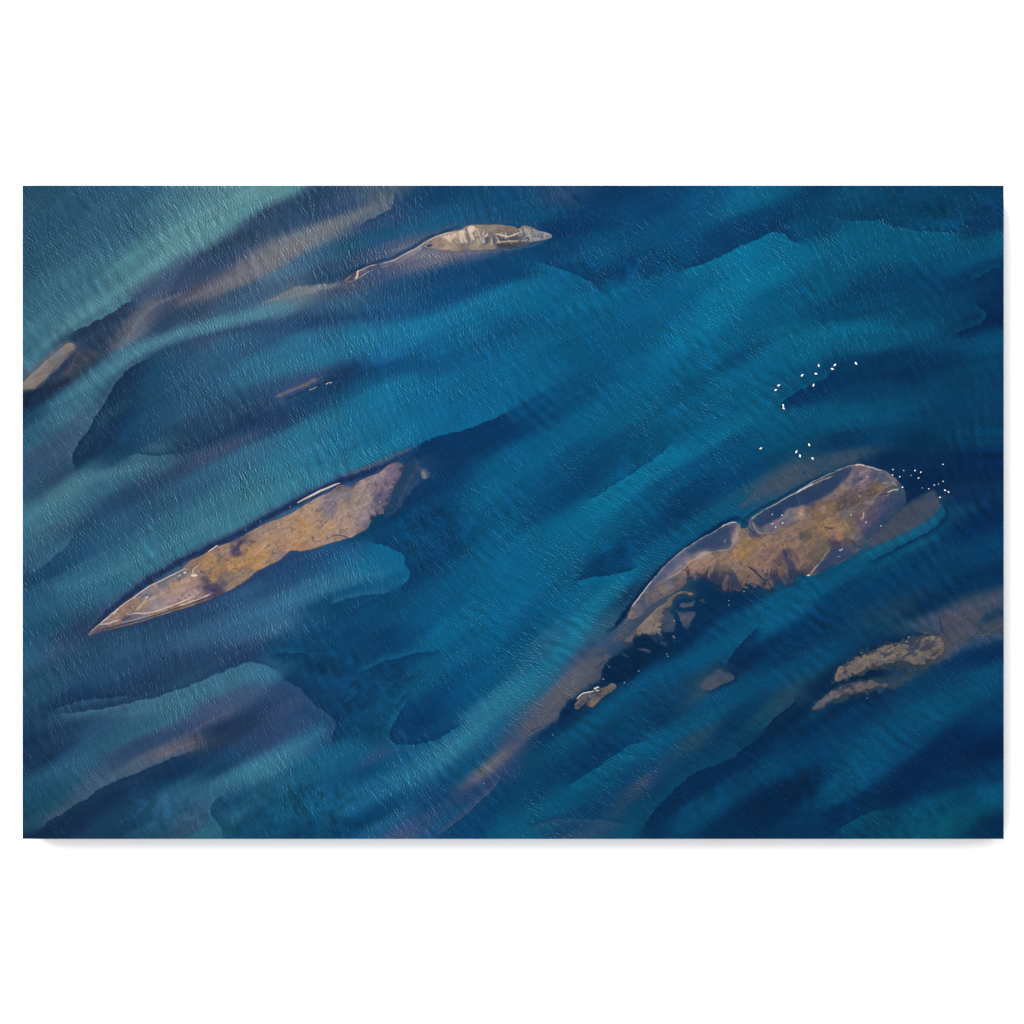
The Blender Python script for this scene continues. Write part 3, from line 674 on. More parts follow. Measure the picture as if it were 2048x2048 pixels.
# --- shallow margins and channels round the bars
def halo(txt, col, w, soft, a=1.0, taper=0.1, grain=0.0, gscale=6):
    riv.stroke(txt, col, w, soft, a, taper, grain, gscale)


CH2 = 'P 0,1180 150,1060 300,920 600,650 900,440 1200,270 1450,150 1700,30 Q 300,740 560,600 850,430 1100,300 1400,150 1700,20 R 300,610 700,490 1000,360 1300,215'
halo(CH2, '35507a', 26, 14, 0.75)
halo(CH2, '1d2c58', 13, 9, 0.95)
halo('R 300,540 700,400 1000,270 1250,170 1390,110', '4d5a72', 7, 6, 0.8)
halo('P 300,1120 700,1020 1200,880 1600,720 Q 560,1230 800,1080 1050,960 1400,840', '263c6c', 10, 12, 0.9)
riv.poly('R 1400,320 1450,300 1460,420 1580,420 1640,480 1600,570 1510,570 1480,450 1420,440', '5a5f72', 5, 0.85, 1.5)
riv.poly('R 1500,470 1550,450 1590,530 1540,570 1505,540', '8a857f', 3, 0.9, 0.8)
riv.poly('R 1660,480 1740,490 1720,600 1640,590', '2a4468', 6, 0.6, 1.5)
# top bar
halo('S 150,1060 350,900 700,790 1000,710 1200,600 1450,450 1700,310 U 100,330 400,200 560,150', '1c3258', 5, 6, 0.8)
halo('S 900,620 1100,560 1250,520', '77778a', 6, 8, 0.5, 0.3, 2)
halo('U 60,300 250,230 500,110', '4d5672', 5, 6, 0.6)
riv.poly('U 60,450 300,500 700,490 1000,500 700,540 400,600 100,680 S 1400,720 1100,860 1000,830 1280,720', '72717f', 9, 0.85, 2.5)
riv.poly('S 1100,790 1400,720 1900,740 1400,850 900,980 700,1010', '565c76', 12, 0.7, 3)
riv.poly('S 60,1150 250,1150 420,1160 300,1220 80,1240', '5a5a70', 8, 0.75, 2)
riv.poly('B 570,765 500,775 300,800 250,795 30,900 -60,940 100,915 400,845 540,800', '747c86', 5, 0.95, 1)
halo('U 950,110 1200,95 1500,120 1700,190', '4a4d66', 3, 5, 0.5)
halo('U 1830,290 1750,350 1500,440 1200,480 1000,490', '6d7088', 3, 4, 0.6, 0.1, 1)
# bank at the far left
halo('V 60,820 300,600 560,400 830,190', '5a6478', 8, 8, 0.7)
riv.poly('V 940,400 1060,330 1250,330 1400,420 1300,560 1100,700 950,820 800,860 650,780 800,720 900,600', '4a4052', 8, 0.7, 2)
halo('V 1060,380 960,500 920,600 900,700 800,800', '5f5658', 3, 6, 0.6)
halo('V 920,380 840,540 700,690 600,790', '2c2a50', 5, 5, 0.8)
halo('V 420,930 300,1050 180,1090 110,1230 60,1400', '111c44', 10, 10, 0.85)
halo('V 450,1000 700,980 900,860', '2a2040', 9, 10, 0.7)
# right bar: dark channel upstream, shoals
halo('K 760,110 860,30 G 850,1690 930,1600 1100,1360 1300,1190 1500,1050 1650,950 1760,900 1830,960', '022c5a', 10, 10, 0.95)
halo('5 90,990 250,780 380,600', '02264e', 7, 4, 1.0)
halo('2 60,1480 120,1300 400,1120 700,980 950,830 1300,640 1600,480', '033766', 6, 6, 0.85)
riv.poly('2 0,1060 200,880 400,680 560,560 800,480 950,450 1080,310 1150,330 1300,380 1450,420 1450,500 1250,600 900,700 600,860 250,1010 0,1150', '475970', 9, 0.85, 2, 9)
riv.poly('2 1180,440 1260,400 1300,430 1220,480', '0c4570', 4, 0.8, 1)
halo('2 300,1080 600,980', '3a4a68', 3, 4, 0.6)
riv.poly('3 150,220 380,100 560,50 700,100 720,170 600,220 400,280 250,300', '46566f', 7, 0.85, 2, 8)
halo('3 0,380 150,350', '566478', 2, 3, 0.7)
riv.poly('H 1180,800 1320,720 1380,700 1420,760 1440,850 1300,950 1150,1030 950,1120 850,1120 950,1020 1080,900', '50566c', 13, 0.88, 4.0, 10)
halo('H 800,1230 950,1150 1150,1060 1350,960 1450,860', '0a6a94', 8, 9, 0.85)
riv.poly('5 430,640 560,480 700,330 900,230 1250,80 1500,60 1400,180 1250,330 1000,440 800,640 600,850 400,1000 280,1290 60,1330 120,1100 280,880', '686468', 12, 0.62, 7.0, 8)
for t in ('5 560,620 760,430 1000,260 1250,110', '5 500,800 760,620 980,430 1200,300', '5 300,960 520,860 700,700'):
    halo(t, '304a70', 5, 9, 0.6, 0.3, 2)
riv.poly('6 -80,1330 150,1120 380,900 640,560 900,250 1050,80 1270,40 1400,170 1230,330 1210,560 1000,650 860,770 650,880 560,1080 540,1210 350,1300 100,1420 -60,1560', '5f626e', 16, 0.74, 8.0, 8)
halo('6 1000,180 1250,130 1500,90', '2f4a70', 9, 12, 0.6, 0.3, 3)
riv.poly('R 1270,390 1360,330 1440,300 1490,400 1500,570 1420,690 1300,830 1180,1000 1080,1100 950,1100 1000,960 1080,750 1180,560', '2b4264', 12, 0.75, 3.0, 9)
halo('R 1440,330 1400,450 1330,620 1230,820 1130,1000', '4a5068', 4, 8, 0.5, 0.3, 2)
for n, col, w, a in (('long', '454a68', 6, 0.5), ('bank', '68686f', 9, 0.7), ('lower', '26395a', 9, 0.6), ('thin', '2f4260', 9, 0.6), ('mud', '4a5268', 14, 0.6), ('islet', '26364f', 7, 0.6)):
    P = smooth_line(pl(OUT[n]), 2, True)
    riv.stroke(np.vstack([P, P[:1]]), col, w * 0.6, w * 1.2, a, 0, 3.0, 7.0, 0)
halo('4 950,790 850,880 700,910 500,970 370,1010 200,940 1 1900,980 1650,985 1400,990 1200,890', '2a3f5c', 7, 9, 0.7, 0.1, 4, 6)
# tail flats of the right bar: fringes of drowned mud, torn by the current
for t, c, sft, a, g in [
    ('5 1380,560 1500,530 1660,490 1640,560 1550,610 1400,650 1350,610', '5f5f70', 4, .95, 2.0),
    ('5 1240,700 1400,710 1480,720 1660,720 1650,780 1600,830 1560,900 1560,980 1490,1050 1450,1010 1390,900 1340,850 1320,770', '5d5f72', 4, .95, 3.0),
    ('5 1710,460 1800,450 1810,510 1880,530 1800,545 1740,500', '6a6670', 3, .8, 1.0),
    ('5 1000,700 1150,680 1250,850 1280,950 1250,1040 1200,1110 1050,1090 1000,950', '565d72', 6, .75, 4.0),
    ('5 990,1250 1070,1260 1130,1370 1060,1360 960,1330', '414d6c', 4, .75, 2.0),
    ('5 500,1420 640,1420 780,1450 780,1500 700,1490 560,1450', '5d5c70', 3, .9, 1.0),
    ('5 210,1480 380,1570 350,1600 250,1560', '585c72', 4, .85, 1.0),
    ('5 1180,1240 1300,1290 1390,1220 1320,1300 1240,1300', '4d5f7a', 3, .7, 1.5),
]:
    riv.poly(t, c, sft, a, g, 5)
riv.poly('5 440,1220 560,1170 700,1150 820,1210 850,1280 950,1350 900,1440 700,1400 520,1400 430,1330', '03264a', 5, 0.95, 1.5)
riv.poly('6 1280,170 1380,180 1330,230 1240,310 1210,430 1220,560 1130,600 1050,590 1080,400 1150,260', '575a70', 6, 0.8, 1.5)
riv.poly('6 1400,170 1560,150 1650,220 1900,330 1780,560 1500,600 1300,590 1230,480 1260,330', '02274d', 7, 0.9, 1.5)
riv.poly('6 550,1080 660,940 700,880 830,870 780,960 800,1050 700,1200 560,1280', '03294f', 7, 0.9, 1.5)
halo('6 1130,390 1190,320 1300,230', '22304f', 1.2, 1.5, 0.9)
halo('6 90,1400 180,1350 350,1310', '1f2c50', 1.4, 1.6, 0.9)
halo('6 100,1415 220,1370 350,1330', '6a6478', 2.2, 1.6, 0.85)
halo('6 570,1060 600,1010 660,950', '66687f', 1.2, 1.6, 0.8)
halo('6 1290,290 1360,355', '4f5a72', 1.4, 1.8, 0.8)
halo('6 330,1080 500,900 640,740 760,640 850,560', '6d7078', 5, 8, 0.5)
halo('6 640,850 760,770 880,680', '6f6a6c', 4, 5, 0.6)
# lower right shoals
riv.poly('7 1280,40 1400,20 1560,5 1740,5 1700,90 1700,150 1650,240 1560,310 1440,420 1370,470 1380,330 1340,200', '57586a', 16, 0.85, 5, 10)
riv.poly('7 1700,150 1912,60 1912,180 1800,220 1690,250 1640,270', '4d5264', 10, 0.75, 4, 10)
riv.poly('7 1040,130 1150,95 1290,50 1340,230 1230,230 1100,210', '455670', 7, 0.8, 2, 8)
halo('7 1310,60 1330,140 1350,260', '22365a', 2.0, 2.5, 0.9)
halo('7 1170,90 1230,150', '22365a', 1.5, 2, 0.6)
halo('7 1700,140 1690,190 1650,240', '1a2a4c', 1.0, 1.4, 0.9)
halo('7 1690,250 1800,200 1912,140', '6d6666', 2.4, 2.6, 0.8)
riv.poly('7 800,540 1000,520 1080,600 960,690 880,640', '2c4568', 8, 0.6, 4, 9)
halo('7 330,690 520,610 800,530 1080,540 1300,470', '03264c', 5, 6, 0.85)
halo('7 350,560 520,430 800,320 1000,290 1150,240 1330,225', '03264c', 3.5, 4, 0.85)
halo('7 970,570 980,610', '4d566c', 2, 2, 0.8)
riv.poly('7 300,700 320,580 500,430 800,320 1000,280 1150,235 1340,225 1450,300 1400,440 1300,490 1090,560 900,560 700,560 520,640', '5a5660', 6, 0.8, 12.0, 8)
riv.poly('7 60,960 300,740 560,650 860,660 1080,560 1100,620 900,740 540,800 260,910', '4b5062', 6, 0.75, 10.0, 8)
# small shoals
riv.poly('K 1650,380 1640,420 1760,470 1640,510 1500,570 1460,520 1560,430', '525c70', 4, 0.9, 2)
riv.poly('K 1085,1190 1090,1250 1010,1310 880,1380 960,1310 1010,1240', '42527', 4, 0.0, 1)
riv.poly('K 1085,1190 1090,1250 1010,1310 880,1380 960,1310 1010,1240', '425274', 4, 0.85, 1)
halo('J 1650,1230 1750,1130 1880,1010', '74747e', 3, 5, 0.7)
halo('J 1380,1650 1500,1550 1650,1420 1780,1310 1830,1225', '5a6480', 1.2, 1.6, 0.8)
halo('L 240,300 350,270 470,240', '2c5070', 3, 4, 0.6, 0.3, 1.5)
halo('B 80,1660 250,1580 420,1510', '6f666e', 6, 5, 0.85)
halo('B 150,1680 300,1610 460,1540 600,1500', '14305c', 4, 4, 0.8)
halo('I 1330,880 1480,780 1660,715', '5d5a6c', 4, 7, 0.6)
halo('I 1000,1090 1150,1040 1370,950', '66626a', 4, 6, 0.6)
halo('I 750,690 950,640', '4f5d74', 1.6, 2.5, 0.6)
halo('C 800,12 1000,18 1200,14', '7b7485', 3, 3, 0.9)

# --- streaks drawn out by the current, boils over the deep holes
rng = np.random.default_rng(11)


def oriented(bins, lam_n, lam_s, sig_t, seed, jitter=0.0, envelope=False):
    """noise whose crests stand across the current: filtered once per direction bin, then blended by local direction"""
    sp = 2 * math.pi / STEP
    ky = np.fft.fftfreq(NY)[:, None] * sp
    kx = np.fft.rfftfreq(NX)[None, :] * sp
    F = np.fft.rfft2(np.random.default_rng(seed).standard_normal((NY, NX)))
    a = np.degrees(ANG) + 20 * sstep(600, 1400, riv.X) + (jitter * fbm(riv.X, riv.Y, 60, 3, seed + 3) if jitter else 0)
    out = np.zeros((NY, NX))
    st = bins[1] - bins[0]
    for b in bins:
        wgt = np.clip(1 - np.abs(a - b) / st, 0, 1)
        if b == bins[0]:
            wgt = np.where(a < b, 1, wgt)
        if b == bins[-1]:
            wgt = np.where(a > b, 1, wgt)
        if wgt.max() <= 0:
            continue
        t = math.radians(b)
        kn = kx * math.cos(t) - ky * math.sin(t)
        kt = kx * math.sin(t) + ky * math.cos(t)
        if lam_n:
            k0 = 2 * math.pi / lam_n
            G = np.exp(-((np.abs(kn) - k0) ** 2) / (2 * (k0 * lam_s) ** 2)) * np.exp(-(kt * sig_t) ** 2 / 2)
        else:
            G = np.exp(-(kn * lam_s) ** 2 / 2) * np.exp(-(kt * sig_t) ** 2 / 2)
        f = np.fft.irfft2(F * G, s=(NY, NX))
        out += wgt * f / f.std()
    return out


BINS = np.arange(-10, 88, 7.5)
boil = fbm(riv.X, riv.Y, 26, 4, 31, 0.65)
# deep, boiling holes
BOIL = np.zeros((NY, NX))
for t, a in [('C 500,620 900,540 1300,560 1250,780 800,820', 1.0), ('F 1000,900 1500,750 1650,1050 1350,1400 1050,1200', 1.0),
             ('G 850,350 1250,260 1300,450 900,700 600,800', .6), ('G 600,1150 1000,1000 1050,1250 700,1380', .8),
             ('J 0,150 700,250 1200,350 1050,900 600,1000 450,650', .8), ('J 0,1300 600,1250 800,1650 0,1700', 1.0),
             ('I 850,1300 1400,1350 1450,1650 700,1700', 1.0), ('I 1550,1350 1932,1300 1932,1700 1600,1700', 1.0),
             ('L 100,1200 800,1000 900,1500 300,1700', .8), ('D 850,50 1900,50 1900,400 1200,350', .8), ('L 1000,1350 1900,1300 1900,1700 1000,1700', .6),
             ('E 550,150 900,100 1000,350 600,520', .5), ('F 300,450 700,300 800,500 400,650', .5), ('K 1300,1350 1800,1200 1500,1700 1150,1700', .7)]:
    P = pl(t)
    b = riv.box(P, 60)
    d, _, _ = seg_dist(riv.X[b], riv.Y[b], P, True)
    d = np.where(inside(riv.X[b], riv.Y[b], P), d, -d)
    BOIL[b] = np.maximum(BOIL[b], a * sstep(-25, 25, d))
TH = upsample(thread, NX, NY)
dune = oriented(BINS, 24.0, 0.28, 12.0, 51, 22) * np.clip(0.4 + fbm(riv.X, riv.Y, 110, 3, 53), 0, 1.3)
lum = (1 + 0.016 * TH + 0.045 * dune + 0.08 * fbm(riv.X, riv.Y, 34, 5, 55, 0.7) + 0.06 * fbm(riv.X, riv.Y, 120, 4, 35)
       + BOIL * (0.26 * boil + 0.20 * (np.clip(1 - 5 * np.abs(fbm(riv.X, riv.Y, 44, 3, 33, 0.6)), 0, 1) * vnoise(riv.X, riv.Y, 60, 34) - 0.06)))
lf = (1 - sstep(250, 950, riv.X))[..., None]           # more rock flour in the water at the left
gr = riv.C.mean(-1, keepdims=True)
riv.C = riv.C * (1 - 0.2 * lf) + (gr * 1.05 + np.array([0.0, 0.012, 0.03])) * 0.2 * lf
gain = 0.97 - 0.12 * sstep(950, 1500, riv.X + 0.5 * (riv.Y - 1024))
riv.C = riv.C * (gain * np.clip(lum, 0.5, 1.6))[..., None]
dk = 1 - sstep(0.30, 0.40, riv.C.mean(-1))
cap = np.minimum(riv.C[..., 0], riv.C[..., 1] + 0.03)
riv.C[..., 0] = riv.C[..., 0] * (1 - dk) + cap * dk
deep = 1 - sstep(0.25, 0.32, riv.C.mean(-1))
riv.C[..., 0] *= 1 - 0.16 * deep
riv.C[..., 1] *= 1 + 0.025 * deep

# ------------------------------------------------------------------ ripples: real relief of the water surface
AMP_P, AMP_V = [], []
for tok in ('A 200,200,100 A 1000,200,110 A 1700,200,100 A 500,700,85 A 1200,600,85 A 300,1150,45 A 1700,700,90 A 1000,1000,60 A 600,1400,60 A 1500,1400,85 A 900,1550,60 A 500,1250,40 '
            'B 300,300,95 B 800,200,70 B 800,480,130 B 1300,300,100 B 300,650,110 B 1500,750,60 B 500,1000,70 B 300,1250,90 B 1000,1200,105 B 1500,1050,70 B 1700,1500,70 B 300,1600,50 B 1800,150,70 '
            'C 700,200,30 C 1300,250,50 C 1700,150,60 C 300,450,50 C 700,600,75 C 1700,420,55 C 1200,550,85 C 300,850,40 C 800,1000,50 C 1600,800,75 C 1400,1100,80 C 500,1500,45 C 1700,1500,65 C 1000,1450,50 '
            'D 150,150,60 D 600,250,70 D 1300,200,35 D 300,450,80 D 200,700,85 D 1000,300,70 D 800,600,70 D 500,900,70 D 1300,600,55 D 1200,900,45 D 1700,900,28 D 700,1150,60 D 300,1350,70 D 1200,1300,35 D 1500,1500,22 D 700,1550,22 '
            'E 200,200,60 E 300,550,55 E 700,300,45 E 1300,200,90 E 400,750,95 E 1000,650,85 E 300,1100,80 E 900,900,105 E 1500,700,110 E 1200,1100,95 E 600,1400,85 E 200,1500,85 E 1700,1500,85 E 1500,450,80 '
            'F 300,200,110 F 700,300,100 F 300,600,80 F 1100,100,85 F 1500,350,15 F 1000,700,25 F 1300,900,45 F 1200,1200,50 F 500,1250,75 F 900,1250,60 F 400,1550,75 F 1700,900,70 F 1700,1300,60 F 1000,1550,35 '
            'G 200,150,30 G 600,300,55 G 1200,150,65 G 800,550,50 G 1200,550,55 G 500,900,50 G 1500,500,70 G 1400,850,45 G 900,1000,70 G 300,1300,70 G 500,1500,80 G 1000,1400,80 G 900,1200,55 G 1500,900,45 '
            'H 300,150,55 H 900,150,35 H 300,400,35 H 1200,400,15 H 1700,200,25 H 1700,700,12 H 1300,900,15 H 1700,1100,30 H 600,1400,35 H 1200,1350,28 '
            'I 300,200,75 I 1000,250,90 I 1600,200,90 I 500,550,60 I 1200,420,75 I 1300,700,90 I 1000,850,80 I 400,900,45 I 400,1150,65 I 200,1400,45 I 700,1400,20 I 1200,1150,18 I 1700,800,45 I 1500,950,35 I 1700,1250,70 I 1200,1500,35 I 1700,1500,30 '
            'J 150,100,85 J 500,300,30 J 1000,300,35 J 1500,250,75 J 1700,500,75 J 300,700,70 J 500,500,15 J 800,800,45 J 1200,750,30 J 500,1000,80 J 200,1150,80 J 1500,950,70 J 1000,1300,105 J 700,1450,85 J 300,1400,60 J 300,1600,50 J 1100,1600,80 J 1600,1200,60 J 1700,1500,40 '
            'K 200,200,85 K 400,500,70 K 800,350,15 K 1100,300,12 K 1000,600,60 K 1600,200,60 K 800,800,50 K 500,1000,40 K 1300,650,35 K 1700,550,45 K 800,1150,75 K 300,1450,80 K 1100,1100,60 K 1500,900,35 K 900,1500,45 K 600,1600,60 K 1600,1300,20 K 1400,1500,25 '
            'L 300,250,22 L 300,500,25 L 900,700,25 L 1500,500,40 L 1000,1000,50 L 700,1250,45 L 1500,900,28 L 1700,1300,28 L 1200,1550,35 L 300,1500,25 L 600,600,12').replace(' ', '\n').split('\n'):
    if ',' not in tok:
        k = tok
        continue
    a, b, v = tok.split(',')
    ox, oy, s = CROP[k]
    AMP_P.append((ox + float(a) / s, oy + float(b) / s))
    AMP_V.append([float(v) / 100])
AMP = upsample(idw(gx, gy, np.array(AMP_P), np.array(AMP_V), ang_lo, 1.8, 25, 1.6)[..., 0], NX, NY)
for t, w in [('C 180,580 400,670 680,810', 6), ('C 600,480 850,560 1150,610', 5), ('D 230,405 330,480 420,540', 5), ('D 560,250 700,285 1000,300 1300,370 1550,385', 6),
             ('F 790,1070 850,1110 960,1130 1060,1180 1085,1220 1120,1320', 5), ('F 1500,650 1700,700 1750,850 1900,1000', 12), ('E 500,580 480,700 560,900', 10), ('J 100,430 200,510 330,610 550,780', 5),
             ('J 950,900 980,970 1100,990 1250,970', 6), ('E 1900,600 1700,700', 20)]:
    P = pl(t)
    b = riv.box(P, 3 * w)
    d, _, _ = seg_dist(riv.X[b], riv.Y[b], P)
    AMP[b] += 0.5 * np.exp(-(d / w) ** 2)
patch = 1 + 0.95 * fbm(riv.X, riv.Y, 45, 3, 77) + 0.3 * fbm(riv.X, riv.Y, 12, 2, 87)
r1 = oriented(BINS, 6.2, 0.28, 2.1, 41, 20)
r2 = oriented(BINS, 4.4, 0.30, 1.35, 42, 28)
r3 = oriented(BINS, 14.0, 0.25, 5.0, 43, 16)
RP = np.clip(patch, 0.15, 2.5) * (0.72 * r1 + 0.60 * r2 + 0.32 * r3)
H = AMP * RP * RIPPLE * (1 + 0.25 * np.clip(RP, 0, 3))
bx = np.minimum(np.minimum(riv.X - X0, X1 - riv.X), np.minimum(riv.Y - Y0, Y1 - riv.Y))
H *= 0.05 + 0.95 * sstep(0, 7, bx)
for n in OUT.values():                     # calm water against the bars
    P = smooth_line(pl(n), 1, True)
    b = riv.box(P, 16)
    d, _, _ = seg_dist(riv.X[b], riv.Y[b], P, True)
    d = np.where(inside(riv.X[b], riv.Y[b], P), -1.0, d)
    q = 0.08 + 0.92 * sstep(0, 11, d)
    H[b] *= q
    RP[b] *= q
riv.C = riv.C * (0.97 + 0.16 * np.clip(AMP, 0, 1.2) * np.clip(RP, 0, 2) + 0.035 * rng.standard_normal(RP.shape))[..., None]   # light on ripple crests painted into the colour, plus random grain
# sun glints painted as pale flecks on the highest crests
glint = sstep(1.2, 2.7, RP + 0.5 * fbm(riv.X, riv.Y, 30, 3, 79)) * np.clip(AMP, 0, 1.3) * 0.34 + 0.38 * sstep(2.0, 2.9, RP) * np.clip(AMP - 0.3, 0, 0.9)
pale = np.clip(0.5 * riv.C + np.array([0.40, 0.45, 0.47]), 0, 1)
riv.C = riv.C * (1 - glint[..., None]) + pale * glint[..., None]

co = np.stack([wx(riv.X), wy(riv.Y), H * S], -1).reshape(-1, 3)
idx = np.arange(NX * NY).reshape(NY, NX)
quads = np.stack([idx[:-1, :-1], idx[1:, :-1], idx[1:, 1:], idx[:-1, 1:]], -1).reshape(-1, 4)
# side walls and underside, so that the river is one closed slab
ring = np.concatenate([idx[0, :], idx[1:, -1], idx[-1, -2::-1], idx[-2:0:-1, 0]])
low = co[ring].copy()
low[:, 2] = -THICK * S + 0.004
n0 = len(co)
lo = n0 + np.arange(len(ring))
nr = np.roll(np.arange(len(ring)), -1)
side = np.stack([ring, ring[nr], lo[nr], lo], -1)
co = np.concatenate([co, low])
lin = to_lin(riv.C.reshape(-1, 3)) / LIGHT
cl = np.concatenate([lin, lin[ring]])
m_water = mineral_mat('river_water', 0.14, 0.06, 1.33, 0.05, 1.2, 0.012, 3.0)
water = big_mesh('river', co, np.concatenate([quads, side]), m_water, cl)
tag(water, kind='structure')

# ------------------------------------------------------------------ sandbars
m_sand = mineral_mat('wet_sand', 0.9, 0.06, 1.4, 0.10, 2.6, 0.03, 5.0)


def bar(name, outline, cols, label, strokes=(), sat=0.75, wide=1.45, gain=1.0, mott=0.0, chalk=(), fray=(), hmax=1.3, slope=12.0, speck=0.0, crack=0.0, edge_n=1.0, step=1.0, group=None, cat='sandbar', sm=2, seed=0,
        polys=(), relief=1.0, veins=()):
    P = smooth_line(pl(outline), sm, True)
    x0, x1, y0, y1 = P[:, 0].min() - 5, P[:, 0].max() + 5, P[:, 1].min() - 5, P[:, 1].max() + 5
    x0, y0 = max(x0, X0 + 0.2), max(y0, Y0 + 0.2)
    x1, y1 = min(x1, X1 - 0.2), min(y1, Y1 - 0.2)
    nx, ny = int((x1 - x0) / step) + 1, int((y1 - y0) / step) + 1
    c = Canvas(x0, y0, nx, ny, step, warp=0.9, seed=50 + seed)
    X, Y = c.X, c.Y
    d, _, _ = seg_dist(c.XW, c.YW, P, True)
    d = np.where(inside(c.XW, c.YW, P), d, -d)
    d = d + edge_n * fbm(X, Y, 9, 3, 120 + seed)
    comb = np.zeros(X.shape)
    for line, amp, reach in fray:              # edge torn into fingers by draining water
        L = smooth_line(pl(line), 1)
        dd, ss, tt = seg_dist(X, Y, L)
        ln = np.hypot(*np.diff(L, axis=0).T).sum()
        tw = 5 * fbm(X, Y, 18, 3, 210 + seed)
        n = fbm(tt * ln + tw, dd * 0.22 + 3 * tw / 5, 11, 4, 220 + seed, 0.7)
        near = 1 - sstep(0.15, 1.0, dd / reach)
        d = d - amp * near * (0.25 + 1.3 * np.clip(n, -0.3, 1))
        comb = np.maximum(comb, near * sstep(0.02, 0.3, n + 0.30 * (near - 0.55)))
    sp, sc = samples(cols)
    wb = 3.0
    c.C = idw(X + wb * fbm(X, Y, 16, 3, 130 + seed), Y + wb * fbm(X, Y, 16, 3, 140 + seed), sp, sc, e=4.0, p=2.6).astype(float)
    h = hmax * (1 - np.exp(-np.clip(d, 0, None) / slope)) + np.where(d < 0, d * 1.5, 0.35 * sstep(0, 1.5, d))
    land = sstep(0, 5, d)
    h = h + land * relief * (0.30 * fbm(X, Y, 22, 4, 150 + seed) + 0.14 * fbm(X, Y, 5, 3, 160 + seed))
    gr = c.C.mean(-1, keepdims=True)
    c.C = (gr + (c.C - gr) * sat) * np.array([1.04, 1.0, 0.99]) * gain
    # sand ribbed and mottled by the water that last ran over it
    g = 1 + 0.06 * fbm(X, Y, 30, 4, 170 + seed) + (0.05 + speck) * fbm(X, Y, 4.5, 3, 180 + seed)
    u, v = X * 0.87 - Y * 0.5, X * 0.5 + Y * 0.87
    rib = fbm(u * 0.22 + 3 * fbm(X, Y, 20, 2, 175), v + 4 * fbm(X, Y, 26, 2, 176), 4.2, 3, 177 + seed, 0.7)
    g = g * (1 + 0.13 * rib)
    c.C = c.C * g[..., None]
    if speck:                                  # dark weed and pebbles
        n = vnoise(X, Y, 2.6, 190 + seed) * 0.6 + vnoise(X, Y, 9, 191 + seed) * 0.55
        c.mix(np.s_[:, :], np.array([.20, .22, .32]), 0.75 * sstep(0.78, 0.92, n) * min(1, speck * 6))
    if mott:                                   # wet hollows left between the wisps of mud
        n = fbm(u * 0.4 + 2 * fbm(X, Y, 14, 2, 185), v, 10, 4, 186 + seed, 0.7)
        c.mix(np.s_[:, :], np.array([.17, .21, .31]), mott * sstep(0.08, 0.45, n))
    if crack:                                  # drainage rills
        rd = np.abs(fbm(X, Y, 34, 3, 195 + seed, 0.6))
        a = crack * (1 - sstep(0.0, 0.05, rd)) * sstep(0.35, 0.6, vnoise(X, Y, 40, 196 + seed))
        c.mix(np.s_[:, :], np.array([.22, .23, .31]), a)
    c.mix(np.s_[:, :], np.array([.14, .18, .28]), 0.85 * comb)
    for txt, col, deg, sz, thr, a in chalk:    # salt-white crusts, drawn out in one direction
        L = pl(txt)
        d2, _, _ = seg_dist(c.XW, c.YW, L, True)
        d2 = np.where(inside(c.XW, c.YW, L), d2, -d2)
        ca, sa = math.cos(R(deg)), math.sin(R(deg))
        n = fbm((X * ca + Y * sa) * 0.33 + 2 * fbm(X, Y, 9, 2, 231), -X * sa + Y * ca, sz, 4, 232 + int(sz * 7), 0.7)
        c.mix(np.s_[:, :], hexc(col), a * sstep(-1, 3, d2) * sstep(thr, thr + 0.22, n))
    for q in polys:
        c.poly(*q)
    for s in strokes:                          # (line, colour, width, softness, strength, height)
        r = c.stroke(s[0], s[1], s[2] * (wide if int(s[1][:2], 16) > 0x88 else 1), s[3], s[4], 0.12, 0.35, 4.0)
        if r is not None and len(s) > 5:
            h[r[0]] += s[5] * r[1]
    keep = d > -1.2
    cells = keep[:-1, :-1] | keep[1:, :-1] | keep[1:, 1:] | keep[:-1, 1:]
    idx = np.arange(nx * ny).reshape(ny, nx)
    q = np.stack([idx[:-1, :-1], idx[1:, :-1], idx[1:, 1:], idx[:-1, 1:]], -1)[cells]
    used, inv = np.unique(q, return_inverse=True)
    co = np.stack([wx(X), wy(Y), h * S], -1).reshape(-1, 3)[used]
    cl = (to_lin(c.C.reshape(-1, 3)) / LIGHT)[used]
    org = np.array([wx((x0 + x1) / 2), wy((y0 + y1) / 2), 0.0])
    o = big_mesh(name, co - org, inv.reshape(-1, 4), m_sand, cl)
    o.location = org
    tag(o, label, cat, group)
    return o


